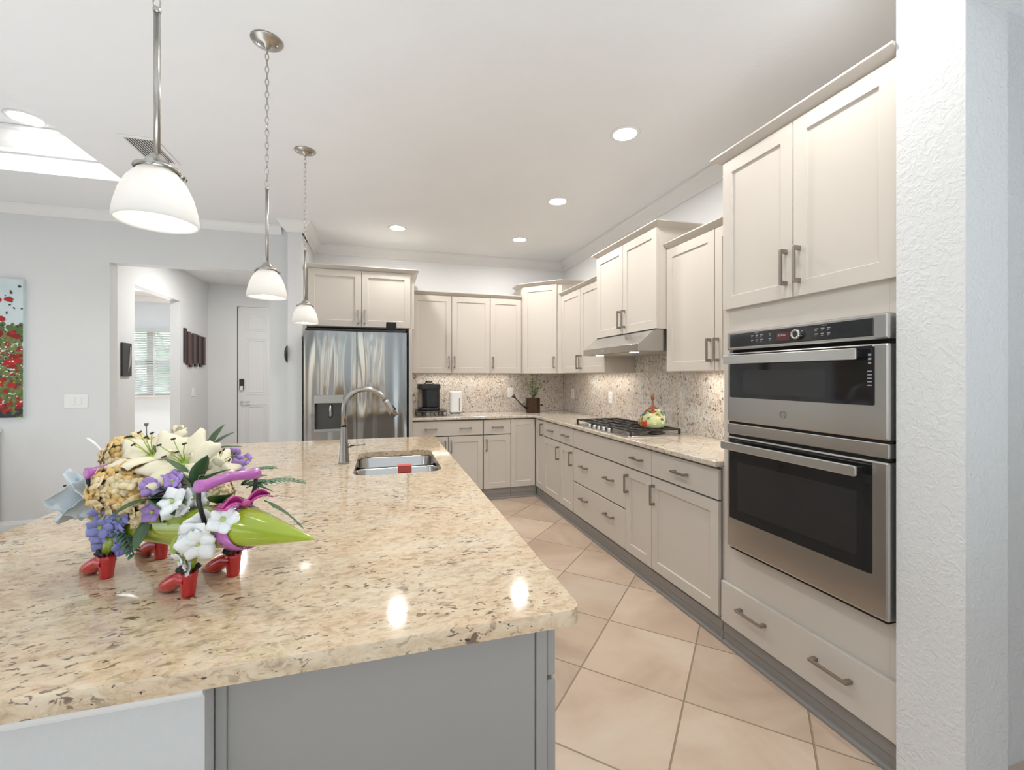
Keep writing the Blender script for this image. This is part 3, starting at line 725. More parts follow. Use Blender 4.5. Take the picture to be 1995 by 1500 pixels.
for i, h in enumerate((.010, .007, .010, .007, .006)): m.box(.292+i*.0075, .297+i*.0075, -.0032, -.0027, 1.510, 1.510+h)
m.build('display_digits', M_ICON, ds)
m = MB().lathe([(.020, 0), (.020, .016), (.018, .020), (.0135, .0205), (.0125, .014), (0, .014)], 32, Matrix.Translation((.385, -.002, 1.511)) @ Matrix.Rotation(R(90), 4, 'X')); kn = m.build('dial', M_CHROME, cp)
MB().lathe([(0, 0), (.0122, 0)], 24, Matrix.Translation((.385, -.0175, 1.511)) @ Matrix.Rotation(R(90), 4, 'X')).build('dial_face', M_BLACKG, kn)
# microwave door
md_ = pan('microwave_door', 0, ovw, 1.127, 1.455, .002, .05, steel, OV, .008)
MB().prism(rounded(.022, ovw-.045, 1.243, 1.448, .006, 3), 0, .004, Matrix(((1, 0, 0, 0), (0, 0, 1, -.0015), (0, 1, 0, 0), (0, 0, 0, 1)))).build('door_glass', M_BLACKG, md_)
MB().box(.10, .50, -.0019, -.0014, 1.262, 1.372).build('window_mesh', mat('oven_window', (.022, .022, .023), .12, spec=.6), md_)
m = MB().prism(rounded(.02, ovw-.075, 1.400, 1.440, .006, 3), 0, .010, Matrix(((1, 0, 0, 0), (0, 0, 1, -.042), (0, 1, 0, 0), (0, 0, 0, 1))))
for x in (.05, ovw-.115): m.box(x, x+.018, -.034, 0, 1.41, 1.43)
m.build('handle', M_BAR, md_, bevel=.002)
m = MB()
for i in range(5): m.box(ovw-.064, ovw-.050, -.0026, -.0014, 1.31+i*.012, 1.314+i*.012)
for i in range(3): m.box(ovw-.062, ovw-.052, -.0026, -.0014, 1.385+i*.014, 1.392+i*.014)
m.build('key_labels', M_ICON, md_)
# round emblem with a curled script
EM = Matrix.Translation((.31, -.0005, 1.182)) @ Matrix.Rotation(R(90), 4, 'X')
em = MB().lathe([(.0125, 0), (.0125, .0016), (.0145, .0016), (.0145, 0)], 32, EM).build('emblem', mat('emblem_steel', (.33, .325, .32), .35, 1), md_)
m = MB()
for cx, s in ((-.004, 1), (.004, -1)):
    pts = []
    for i in range(20):
        a = i/19*R(430); r = .0012+.0034*(1-i/19)
        pts.append(EM @ Vector((cx+r*math.cos(a)*s, r*math.sin(a)*1.3, .001)))
    m.tube(pts, .0005, 5)
m.build('emblem_script', MATS['emblem_steel'], em)
# trim strip and slots between the two ovens
pan('vent_slot', .004, ovw-.004, 1.119, 1.128, .012, .05, M_DKGAP, OV, 0)
pan('middle_trim', 0, ovw, 1.068, 1.119, .003, .05, steel, OV, .004)
pan('vent_slot', .004, ovw-.004, 1.058, 1.068, .012, .05, M_DKGAP, OV, 0)
od = pan('oven_door', 0, ovw, .527, 1.058, .0, .05, steel, OV, .008)
MB().prism(rounded(.020, ovw-.050, .668, 1.050, .006, 3), 0, .004, Matrix(((1, 0, 0, 0), (0, 0, 1, -.0015), (0, 1, 0, 0), (0, 0, 0, 1)))).build('door_glass', M_BLACKG, od)
MB().box(.07, ovw-.10, -.0019, -.0014, .715, .94).build('window_mesh', mat('oven_window', (.022, .022, .023), .12, spec=.6), od)
m = MB().prism(rounded(.012, ovw-.072, .998, 1.035, .008, 3), 0, .012, Matrix(((1, 0, 0, 0), (0, 0, 1, -.048), (0, 1, 0, 0), (0, 0, 0, 1))))
for x in (.05, ovw-.115): m.box(x, x+.018, -.038, 0, 1.006, 1.026)
m.build('handle', M_BAR, od, bevel=.003)
pan('bottom_vent', .01, ovw-.01, .517, .527, .012, .05, M_DKGAP, OV, 0)

# ================================================================== REFRIGERATOR
FY = 4.33
fr = thing('refrigerator', 'stainless french-door refrigerator with water dispenser', 'refrigerator', (-.690, FY, 0))
fw, fh = .910, 1.775
MB().box(.004, fw-.004, .07, .80, .02, fh-.012).build('cabinet_body', mat('fridge_side_dark', (.06, .06, .062), .5), fr, bevel=.003)
MB().box(.01, fw-.01, .03, .5, fh-.012, fh+.008).build('top_cap', M_BLACK, fr, bevel=.003)
MB().box(.03, fw-.03, .03, .08, .0, .06).build('base_grille', M_BLACK, fr)
def bowed(x0, x1, z0, z1, bow=.010, hole=None):
    m = MB(); nu = 14
    def f(a, b): return Vector((x0+(x1-x0)*a, .0-bow*math.sin(math.pi*min(1, max(0, a)))+.004, z0+(z1-z0)*b))
    if not hole: m.grid(f, nu, 1, True)
    else:
        hx0, hx1, hz0, hz1 = hole
        xs = sorted(set([x0+(x1-x0)*i/nu for i in range(nu+1)]+[hx0, hx1])); zs = [z0, hz0, hz1, z1]
        g = lambda x, z: f((x-x0)/(x1-x0), (z-z0)/(z1-z0))
        for i in range(len(xs)-1):
            for j in range(3):
                if j == 1 and xs[i] >= hx0-1e-6 and xs[i+1] <= hx1+1e-6: continue
                m.add([g(xs[i], zs[j]), g(xs[i+1], zs[j]), g(xs[i+1], zs[j+1]), g(xs[i], zs[j+1])], [(0, 1, 2, 3)], True)
    m.add([(x0, .004, z0), (x0, .062, z0), (x0, .062, z1), (x0, .004, z1)], [(0, 1, 2, 3)])
    m.add([(x1, .004, z0), (x1, .062, z0), (x1, .062, z1), (x1, .004, z1)], [(3, 2, 1, 0)])
    m.add([(x0, .004, z1), (x1, .004, z1), (x1, .062, z1), (x0, .062, z1)], [(0, 1, 2, 3)])
    m.add([(x0, .004, z0), (x1, .004, z0), (x1, .062, z0), (x0, .062, z0)], [(3, 2, 1, 0)])
    return m
fs_ = .455
ld = bowed(.004, fs_-.004, .74, fh-.018, hole=(.095, .335, .855, 1.170)).build('door', M_FRIDGE, fr, fix=False)
bowed(fs_+.004, fw-.004, .74, fh-.018).build('door', M_FRIDGE, fr, fix=False)
f1 = bowed(.004, fw-.004, .40, .732).build('freezer_drawer', M_FRIDGE, fr, fix=False)
f2 = bowed(.004, fw-.004, .065, .392).build('freezer_drawer', M_FRIDGE, fr, fix=False)
MB().box(fs_-.004, fs_+.004, .02, .07, .74, fh-.02).build('door_gap', M_DKGAP, fr)
for o, z in ((f1, .69), (f2, .35)):
    m = MB().tube([(.06, -.045, z), (fw-.06, -.045, z)], .011, 12)
    for x in (.08, fw-.08): m.tube([(x, -.045, z), (x, 0, z)], .008, 8)
    m.build('handle', M_CHROME, o)
dp = MB()
dp.box(.095, .335, .055, .06, .855, 1.17); dp.box(.093, .099, -.006, .06, .85, 1.175); dp.box(.331, .337, -.006, .06, .85, 1.175)
DSP = dp.build('dispenser_recess', mat('dispenser_dark', (.10, .10, .095), .3, .6), ld)
MB().box(.09, .34, -.014, .055, 1.095, 1.172).build('control_panel', mat('dispenser_panel', (.42, .42, .41), .3, .8), DSP, bevel=.006)
MB().box(.09, .34, -.012, .055, .838, .862).build('drip_tray', mat('dispenser_panel', (.42, .42, .41), .3, .8), DSP, bevel=.004)
m = MB().tube([(.225, .02, 1.095), (.225, .012, 1.05), (.228, .010, .99), (.222, .018, .965)], [.012, .012, .014, .010], 12); m.build('dispenser_lever', M_CHROME, DSP)
spk = MB(); spk.prism(rounded(-.048, .048, -.035, .035, .014, 5), 0, .082)
o = spk.build('speaker', mat('black_fabric', (.015, .016, .016), .8, bump=.4, bscale=300), bevel=.008); o.location = (.075, 4.43, fh+.008); tag(o, 'small black box speaker on top of the refrigerator', 'speaker')

# ================================================================== LAMPS
WARM = (1, .86, .68)
M_BULB = mat('lit_bulb', (1, 1, 1), .5, emit=(1, .96, .90), estr=6.5)
M_SHADE = glassy('opal_glass', (.70, .69, .67), 0, (.95, .94, .92))
pn = 'brushed nickel pendant lamps over the island'
M_CHN = mat('chain_nickel', (.45, .43, .40), .3, 1)
def pendant():
    t = thing('pendant_lamp', '', 'pendant lamp', (0, 0, 1.68), 0, pn)
    # glass: bell, bottom radius .077
    out = [(.0765, 0), (.0775, .006), (.0745, .030), (.0665, .062), (.054, .090), (.037, .112), (.020, .124)]
    inn = [(r-.003, z) for r, z in out]
    m = MB().lathe(out+[(.017, .121)]+list(reversed(inn))+[out[0]], 40); sh = m.build('lamp_shade', M_SHADE, t)
    m = MB().lathe([(.040, .113), (.043, .117), (.042, .121), (.026, .128), (.019, .140), (.012, .148), (.0065, .152)], 32); m.build('fitter', M_CHN, t)
    m = MB()
    for k in range(3):
        a = R(120*k+40); m.tube([(.036*math.cos(a), .036*math.sin(a), .118), (.052*math.cos(a), .052*math.sin(a), .116)], .0042, 8)
        m.tube([(.050*math.cos(a), .050*math.sin(a), .116), (.056*math.cos(a), .056*math.sin(a), .1155)], .0062, 10)
    m.build('thumb_screw', M_CHN, t)
    m = MB().tube([(0, 0, .15), (0, 0, .465)], .0062, 14); m.lathe([(.0062, .462), (.0078, .464), (.0078, .472), (.004, .476), (0, .476)], 14); m.build('rod', M_CHN, t)
    ch = MB(); z = .472; L = .0325; k = 0
    while z < 1.075:
        pts = []
        for i in range(15):
            a = 2*math.pi*i/14; u = .0068*math.cos(a); w = .0165*math.sin(a)
            pts.append((u if k % 2 == 0 else 0, 0 if k % 2 == 0 else u, z+.016+w))
        ch.tube(pts, .0017, 6, cap=False); z += .0272; k += 1
    ch.build('chain', M_CHN, t)
    m = MB().lathe([(0, 1.068), (.012, 1.070), (.016, 1.078), (.035, 1.085), (.060, 1.094), (.064, 1.0992), (0, 1.0992)], 36); cn = m.build('canopy', M_CHN, t)
    m = MB().lathe([(0, -.006), (.004, -.005), (.005, 0)], 10, Matrix.Translation((.04, 0, 1.087))); m.lathe([(0, -.006), (.004, -.005), (.005, 0)], 10, Matrix.Translation((-.04, 0, 1.087))); m.build('screw', M_CHROME, cn)
    # bulb
    m = MB().lathe([(0, .002), (.014, .004), (.026, .014), (.031, .030), (.027, .048), (.015, .068), (.012, .085), (0, .085)], 24); bb = m.build('bulb', M_BULB, t)
    return t
def copy_tree(o, parent=None):
    c = o.copy(); COL.objects.link(c)
    if parent: c.parent = parent
    for ch in list(o.children): copy_tree(ch, c)
    return c
P0 = pendant()
labs = ['nearest and largest-looking pendant lamp, its rod cut by the photo top', 'middle pendant lamp of the three over the island', 'farthest and smallest-looking pendant lamp, beside the refrigerator cabinet']
for i, (y, z) in enumerate(((1.15, 1.692), (2.107, 1.680), (3.066, 1.680))):
    o = P0 if i == 0 else copy_tree(P0)
    o.location = (-.478, y, 1.68); o['label'] = labs[i]
M_CAN = mat('can_light_glow', (1, 1, 1), .5, emit=(1, .96, .90), estr=14)
def canlight(x, y, z, label, r=.068, power=9.2):
    t = thing('recessed_light', label, 'ceiling light', (x, y, z), 0, 'recessed ceiling lights')
    MB().lathe([(r, -.004), (r+.006, -.006), (r+.018, -.003), (r+.020, -.0005), (r, -.0005)], 40).build('trim_ring', M_TRIM, t)
    MB().lathe([(0, -.003), (r, -.0035), (r, -.0008), (0, -.0008)], 40).build('lens', M_CAN, t)
    l = bpy.data.lights.new('can_light', 'AREA'); l.shape = 'DISK'; l.size = r*1.8; l.energy = power; l.color = (1, .975, .935); l.spread = R(172)
    lo = bpy.data.objects.new('can_light', l); COL.objects.link(lo); lo.location = (x, y, z-.012)
canlight(1.376, 2.318, ZC, 'recessed ceiling light nearest the camera, large round glow above the oven wall side')
canlight(1.376, 3.366, ZC, 'recessed ceiling light in the middle of the right-hand row')
canlight(1.376, 4.420, ZC, 'farthest recessed ceiling light of the right-hand row, near the kitchen corner')
canlight(.131, 4.407, ZC, 'recessed ceiling light above the refrigerator end of the kitchen')
canlight(-2.27, 3.70, ZT, 'recessed ceiling light inside the raised tray at far left', .085, 3.5)
for x, y in ((.131, 1.3), (.131, 2.85), (1.376, 1.2), (-3.9, 3.0), (-2.9, 0), (-4.6, 0)):      # unseen lamps with no fixtures built, light only
    l = bpy.data.lights.new('can_light', 'AREA'); l.shape = 'DISK'; l.size = .12; l.energy = 7; l.color = (1, .975, .935); l.spread = R(172)
    lo = bpy.data.objects.new('can_light', l); COL.objects.link(lo); lo.location = (x, y, (ZC if x > -1 else ZT)-.012)
# under-cabinet strips
UC = (1, .93, .80)
def strip(name, x, y, sx, sy, p): area(name, (x, y, ZB-.004), (0, 0, 0), sx, sy, p, UC)
strip('under_cabinet_light', .93, 5.08, 1.1, .02, 2.0)
strip('under_cabinet_light', 2.08, 4.0, .02, .9, 2.0)
strip('under_cabinet_light', 2.08, 2.25, .02, .7, 2.3)
for y in (3.36, 2.82): area('hood_light', (1.75, y, 1.508), (0, 0, 0), .05, .05, .35, UC)
# ceiling vent
vt = thing('ceiling_vent', 'white louvred air vent in the ceiling behind the nearest pendant', 'vent', (-1.42, 3.33, ZC))
m = MB()
for a in ((-.10, .10, -.175, -.150), (-.10, .10, .150, .175), (-.10, -.075, -.15, .15), (.075, .10, -.15, .15)): m.box(*a, -.008, -.0005)
m.build('frame', M_TRIM, vt, bevel=.002)
MB().box(-.075, .075, -.15, .15, -.002, -.0006).build('backing', mat('vent_dark', (.30, .30, .30), .8), vt)
for i in range(10):
    Mx = Matrix.Translation((-.0675+i*.015, 0, -.007)) @ Matrix.Rotation(R(35), 4, 'Y')
    MB().box(-.007, .007, -.15, .15, -.001, .001, Mx).build('louvre', M_TRIM, vt)

# ================================================================== WALL DECORATION
# poppy painting on canvas
pt = thing('poppy_painting', 'unframed canvas of red poppies and white daisies cut by the left edge', 'painting', (-3.75, LY-.0005, 1.0))
pw, ph = .87, 1.15
CV = MB().box(0, pw, -.035, 0, 0, ph); CM = [mat('canvas_sky', (.62, .72, .74), .8, var=.12, vscale=6)]; CI = [0]*len(CV.f)
r4 = random.Random(21)
def daubs(name, col, items, y, asp=1.0, parent=pt):
    m = MB()
    for x, z, s in items:
        n = 9; ph_ = r4.random()*6; vs = [(x, y-.0006, z)]
        for k in range(n):
            a = 2*math.pi*k/n; rr = s*(.75+.4*r4.random()); vs.append((min(pw, max(0, x+rr*math.cos(a))), y, min(ph, max(0, z+rr*asp*math.sin(a)))))
        m.add(vs, [(0, k+1, (k+1) % n+1) for k in range(n)])
    CV.add(m.v, m.f); CM.append(mat('paint_'+name, col, .55, var=.35, vscale=30)); CI.extend([len(CM)-1]*len(m.f))
U = r4.uniform
def yl(i): return -.0352-.0006*i
daubs('meadow_green', (.10, .15, .04), [(U(0, pw), U(0, 1)**1.2*.78, U(.010, .035)) for _ in range(1200)], yl(1), .9)
daubs('olive_leaves', (.20, .19, .06), [(U(0, pw), U(.06, .70), U(.006, .016)) for _ in range(500)], yl(2), 1.6)
daubs('dark_ground', (.03, .03, .035), [(U(0, pw), U(0, .13), U(.015, .04)) for _ in range(120)], yl(2.4), .7)
m = MB()
for _ in range(46):
    x = U(0, pw); z = U(.35, .6); h = U(.1, .5); m.add([(x, yl(2.7), z), (x+.005, yl(2.7), z), (x+U(-.03, .03), yl(2.7), min(ph-.02, z+h))], [(0, 1, 2)])
CV.add(m.v, m.f); CM.append(mat('paint_stem', (.16, .28, .08), .6)); CI.extend([len(CM)-1]*len(m.f))
daubs('dark_buds', (.04, .05, .06), [(U(0, pw), U(.1, 1.1), U(.004, .012)) for _ in range(260)], yl(3))
daubs('deep_red_petals', (.24, .010, .010), [(U(0, pw), z, U(.014, .032)) for z in [r4.choice((U(.06, .32), U(.42, .52), U(.62, .75))) for _ in range(130)]], yl(3.4), .8)
big = [(.78, .98, .034), (.71, .975, .03), (.73, .82, .03), (.55, 1.0, .035), (.4, .9, .04), (.2, 1.02, .04), (.6, .72, .03), (.80, .70, .02), (.84, .47, .035), (.78, .46, .04), (.70, .30, .05), (.80, .27, .035), (.66, .22, .045), (.85, .12, .03), (.72, .10, .03)]
for q_ in big: daubs('red_poppy', (.42, .015, .012), [q_], yl(4), .75)
daubs('red_poppies_small', (.36, .015, .012), [(U(0, pw), U(.05, .62), U(.008, .022)) for _ in range(120)], yl(4.1), .75)
daubs('white_daisies', (.75, .76, .68), [(U(0, pw), z, U(.004, .011)) for z in [r4.choice((U(.53, .6), U(.34, .40), U(.02, .2), U(.4, .65))) for _ in range(220)]], yl(4.6), .8)
daubs('yellow_hearts', (.65, .5, .08), [(U(0, pw), U(.1, .6), U(.003, .007)) for _ in range(70)], yl(5))
co = CV.build('painted_canvas', CM[0], pt, fix=False)
for m_ in CM[1:]: co.data.materials.append(m_)
co.data.polygons.foreach_set('material_index', CI)

# slat wall art on hall wall (hall wall faces +X): local x along +Y
wa = thing('slat_wall_art', 'staggered dark wooden slat art hanging in the hall', 'wall art', (HX+.0005, 6.97, 1.50), R(90))
cols = [(.035, .028, .028), (.09, .04, .035), (.05, .045, .04), (.10, .045, .04), (.03, .025, .027), (.05, .04, .035)]
for i, (dz, h) in enumerate(((.05, .47), (.02, .46), (-.01, .46), (.04, .43), (.0, .47), (.05, .41), (.0, .45), (.03, .42))):
    MB().box(i*.088, i*.088+.08, -.02-(i % 2)*.012, 0, dz-.02, dz-.02+h).build('slat', mat('slat_wood_%d' % (i % 6), cols[i % 6], .45, bump=.4, bscale=40, var=.3, vscale=8), wa, bevel=.003)
# dark picture on the same wall nearer the camera
dpn = thing('dark_picture', 'narrow dark picture with a pale curved streak on the hall wall', 'picture', (HX+.0005, 5.49, 1.343), R(90))
MB().box(0, .17, -.02, 0, 0, .35).build('panel', mat('dark_print', (.035, .037, .035), .4, var=.4, vscale=6), dpn, bevel=.002)
m = MB(); pts = [(.10+.04*math.sin(R(t*90)), -.0206, .05+.26*t) for t in [i/10 for i in range(11)]]
m.tube(pts, [.003+.010*math.sin(math.pi*i/10) for i in range(11)], 6); m.build('pale_streak', mat('pale_grey_paint', (.5, .5, .48), .5), dpn)
# black round object seen edge-on beside wall end
o = MB().lathe([(0, .0), (.085, .0), (.082, .012), (.055, .026), (0, .031)], 32, Matrix.Translation((SX0-.0005, 4.54, 1.55)) @ Matrix.Rotation(R(-90), 4, 'Y')).build('wall_clock', M_BLACK)
tag(o, 'black round wall piece seen edge-on beside the wall end left of the refrigerator', 'clock')
# white console edge at far left
cn = thing('console_cabinet', 'edge of a white cabinet cut by the left side of the photo', 'cabinet', (-3.55, 4.25, 0))
MB().box(0, .505, .02, .43, .03, .88).build('carcass', M_TRIM, cn, bevel=.004)
MB().box(-.01, .515, 0, .44, .88, .91).build('top', M_TRIM, cn, bevel=.006)
MB().box(.03, .475, .01, .02, .08, .85).build('door', M_TRIM, cn, bevel=.003)

# ================================================================== SMALL COUNTER THINGS
# coffee maker
cm = thing('coffee_maker', 'black single-cup coffee maker with silver top on the back counter', 'coffee maker', (.47, 4.90, .975))
M_CF = mat('coffee_black', (.012, .014, .018), .18, spec=.6)
MB().prism(rounded(-.105, .125, -.12, .12, .05, 6), 0, .03).build('base', M_BLACK, cm, bevel=.006)
MB().prism(rounded(-.055, .125, -.10, .12, .05, 6), .03, .255).build('body', M_CF, cm, bevel=.01)
MB().prism(rounded(-.105, -.058, -.04, .12, .02, 5), .03, .24).build('water_tank', mat('tank_smoke', (.30, .25, .22), .15, spec=.6), cm, bevel=.006)
MB().prism(rounded(-.115, .130, -.125, .12, .055, 6), .225, .285).build('brew_head', M_BLACK, cm, bevel=.012)
MB().prism(rounded(-.045, .06, -.125, .05, .04, 6), .285, .298).build('lid_handle', M_CHROME, cm, bevel=.005)
MB().prism(rounded(-.03, .045, -.10, .02, .03, 6), .298, .315).build('lid_top', mat('bronze_dark', (.10, .085, .06), .35, .7), cm, bevel=.005)
MB().box(-.02, .07, -.124, -.1205, .235, .262).build('button_panel', M_CHROME, cm, bevel=.002)
# pod drawer under it
pd = thing('pod_rack', 'low wire rack of coffee pods under the coffee maker', 'rack', (.49, 4.90, .914))
m = MB()
for z in (.006, .052):
    m.tube([(-.15, -.16, z), (.17, -.16, z), (.17, .15, z), (-.15, .15, z), (-.15, -.16, z)], .003, 6)
for i in range(9): m.tube([(-.15+i*.04, -.16, .004), (-.15+i*.04, -.16, .054)], .0022, 6)
for i in range(5):
    m.tube([(.17, -.16+i*.075, .004), (.17, -.16+i*.075, .054)], .0022, 6); m.tube([(-.15, -.16+i*.075, .004), (-.15, -.16+i*.075, .054)], .0022, 6)
m.build('wire_frame', mat('wire_grey', (.12, .12, .12), .35, .8), pd)
MB().box(-.148, .168, -.155, .148, .0555, .0605).build('top_board', M_BLACK, pd, bevel=.002)
r5 = random.Random(4)
for i in range(14):
    c = r5.choice(((.8, .8, .78), (.35, .33, .3), (.1, .1, .1), (.55, .5, .45)))
    x = -.12+(i % 7)*.044; y = -.125+.06*(i//7)
    o = MB().lathe([(0, .0), (.016, 0), (.021, .036), (.023, .037), (0, .038)], 14).build('coffee_pod', mat('pod_%d' % int(c[0]*100), c, .4)); o.location = (x+.49, y+4.90, .918)
    tag(o, 'small coffee pod lying in the wire rack', 'coffee pod', 'coffee pods in the wire rack')
# white container (electric opener)
wc = thing('countertop_appliance', 'upright white countertop appliance with a dark side slot by the coffee maker', 'kitchen appliance', (.765, 4.84, .914))
MB().prism(rounded(-.075, .075, -.06, .06, .03, 6), 0, .012).build('foot', mat('foot_grey', (.5, .49, .48), .4), wc, bevel=.003)
MB().prism(rounded(-.07, .07, -.055, .055, .035, 6), .035, .262).build('body', M_WHITEP, wc, bevel=.01)
MB().prism(rounded(-.055, .055, -.04, .04, .025, 5), .012, .035).build('neck', mat('neck_grey', (.3, .29, .28), .4), wc)
MB().box(.030, .042, -.0565, -.0545, .05, .19).build('slot', mat('slot_grey', (.25, .25, .24), .5), wc)
# watering can with plant
wcn = thing('watering_can', 'small dark metal watering can used as a planter in the counter corner', 'watering can', (1.70, 4.93, .914))
M_RUST = mat('dark_bronze', (.075, .05, .035), .35, .8, var=.4, vscale=25)
MB().lathe([(0, 0), (.082, 0), (.085, .004), (.083, .165), (.086, .172), (.080, .172), (.078, .03), (0, .03)], 32).build('body', M_RUST, wcn)
MB().tube([(-.078, -.01, .045), (-.15, -.02, .10), (-.235, -.03, .185)], [.013, .009, .007], 12).build('spout', M_RUST, wcn)
MB().tube([(-.228, -.029, .178), (-.255, -.032, .205)], [.010, .026], 14).build('rose', M_RUST, wcn)
MB().tube([(-.08, -.01, .10), (-.13, -.018, .115)], .004, 6).build('brace', M_RUST, wcn)
MB().tube([(.08, 0, .088), (.10, 0, .088), (.105, 0, .088), (.125, 0, .089)], [.006, .006, .010, .009], 8).build('handle', M_RUST, wcn)
def leaf(m, base, d, L, w, droop=.2, up=Vector((0, 0, 1)), nu=2, nv=6, cup=.25):
    d = Vector(d).normalized(); sd = d.cross(up)
    sd = Vector((1, 0, 0)) if sd.length < 1e-3 else sd.normalized()
    nn = sd.cross(d).normalized(); base = Vector(base)
    def f(a, b):
        ww = w*(math.sin(math.pi*min(1, b*.97+.03))**.8)*(a-.5)
        return base+d*L*b+sd*ww+nn*(-droop*L*b*b+cup*abs(a-.5)*w*math.sin(math.pi*b))
    m.grid(f, nu, nv, True)
r6 = random.Random(11)
pl = MB(); st = MB()
for i in range(16):
    a = r6.uniform(0, 6.28); sp_ = r6.uniform(.02, .14); h = r6.uniform(.14, .28)
    top = Vector((1.70+sp_*math.cos(a), 4.93+sp_*math.sin(a), 1.07+h)); b0 = Vector((1.70, 4.93, 1.07))
    st.tube([b0, (b0+top)/2+Vector((.01*math.cos(a), 0, .02)), top], .0018, 5)
    for k in range(9):
        t_ = .25+.75*k/8; p = b0.lerp(top, t_); b_ = r6.uniform(0, 6.28)
        leaf(pl, p, (math.cos(b_), math.sin(b_), .5), r6.uniform(.05, .09), r6.uniform(.024, .038), .3)
pth_ = thing('potted_plant', 'pale green leafy sprigs growing out of the watering can', 'plant', (1.70, 4.93, 1.07))
pl.build('leaves', mat('sage_leaves', (.50, .52, .36), .6, var=.5, vscale=30), pth_, world=True, solid=.0008); st.build('stems', mat('stem_brown', (.14, .10, .05), .7), pth_, world=True)
MB().lathe([(0, .0), (.077, .0), (.06, .012), (0, .02)], 24, Matrix.Translation((0, 0, -.02))).build('moss', mat('moss', (.10, .10, .05), .9, bump=.8, bscale=90), pth_)
# floral kettle on the cooktop
kt = thing('floral_ornament', 'colourful ceramic dome covered in red and green flowers on the cooktop', 'ornament', (1.93, 2.86, .9645))
MB().lathe([(0, 0), (.075, 0), (.092, .012), (.094, .05), (.082, .085), (.058, .110), (.032, .122), (0, .126)], 36).build('dome', mat('ornament_yellowgreen', (.55, .62, .30), .3, var=.3, vscale=20, coat=.5), kt)
def blob(m, c, r, n=5, col=None):
    c = Vector(c)
    for k in range(n):
        a = 2*math.pi*k/n
        M_ = Matrix.Translation(c)
        m.lathe([(0, -r*.5), (r*.45, -r*.3), (r*.55, 0), (r*.45, r*.3), (0, r*.5)], 8, M_ @ Matrix.Translation((r*.6*math.cos(a), 0, r*.6*math.sin(a))))
r7 = random.Random(8)
pal = [((.62, .06, .03), 'red_flowers', 30), ((.70, .30, .10), 'orange_flowers', 8), ((.10, .20, .22), 'teal_leaves', 12), ((.78, .80, .62), 'cream_flowers', 16), ((.16, .32, .07), 'green_leaves', 14)]
for c, nm, cnt in pal:
    m = MB()
    for _ in range(cnt):
        if nm in ('orange_flowers', 'red_flowers'): m = MB()
        th = r7.uniform(0, 6.28); ph_ = r7.uniform(.1, 1.35)
        if nm == 'red_flowers' and _ < 14: th = R(195)+r7.uniform(-.4, .3); ph_ = r7.uniform(.05, .55)
        if nm == 'red_flowers' and _ >= 14: ph_ = r7.uniform(1.0, 1.5)
        rr = .094*math.cos(ph_)**.7; z = .01+.115*math.sin(ph_)
        blob(m, (rr*math.cos(th), rr*math.sin(th), z), r7.uniform(.009, .014))
        if nm in ('orange_flowers', 'red_flowers'): m.build(nm[:-1], mat('ornament_'+nm, c, .35, var=.25, vscale=40), kt)
    if nm not in ('orange_flowers', 'red_flowers'): m.build(nm, mat('ornament_'+nm, c, .35, var=.25, vscale=40), kt)
MB().lathe([(0, .12), (.030, .122), (.034, .135), (.022, .150), (.008, .158), (.006, .20), (.012, .206), (.014, .225), (.008, .245), (0, .25)], 20).build('finial', mat('ornament_finial', (.28, .10, .05), .4), kt)

# ================================================================== FLOWER SCULPTURE
AX = math.atan2(-.59, .81)
FS = thing('planter_sculpture', 'lime green pod-shaped planter standing on four red high-heeled shoes', 'planter', (-.436, 1.115, .914), AX)
FM = Matrix.Translation((-.436, 1.115, .914)) @ Matrix.Rotation(AX, 4, 'Z')
M_LIME = mat('lime_glaze', (.33, .42, .02), .12, coat=.8, var=.25, vscale=9)
ST_ = [(-.341, .113, .001), (-.30, .108, .010), (-.24, .103, .020), (-.16, .100, .029), (-.06, .103, .035), (.05, .112, .040), (.13, .122, .043), (.19, .130, .042), (.25, .130, .032), (.31, .1285, .019), (.36, .1275, .008), (.39, .127, .0008)]
m = MB(); nn_ = 24; vs = []
for x, zc, r in ST_:
    for j in range(nn_):
        a = 2*math.pi*j/nn_; vs.append((x, r*1.12*math.cos(a), zc+r*math.sin(a)))
m.add(vs, [(i*nn_+j, i*nn_+(j+1) % nn_, (i+1)*nn_+(j+1) % nn_, (i+1)*nn_+j) for i in range(len(ST_)-1) for j in range(nn_)], True)
m.build('pod_body', M_LIME, FS)
M_RED = mat('red_glaze', (.52, .004, .008), .10, coat=.8)
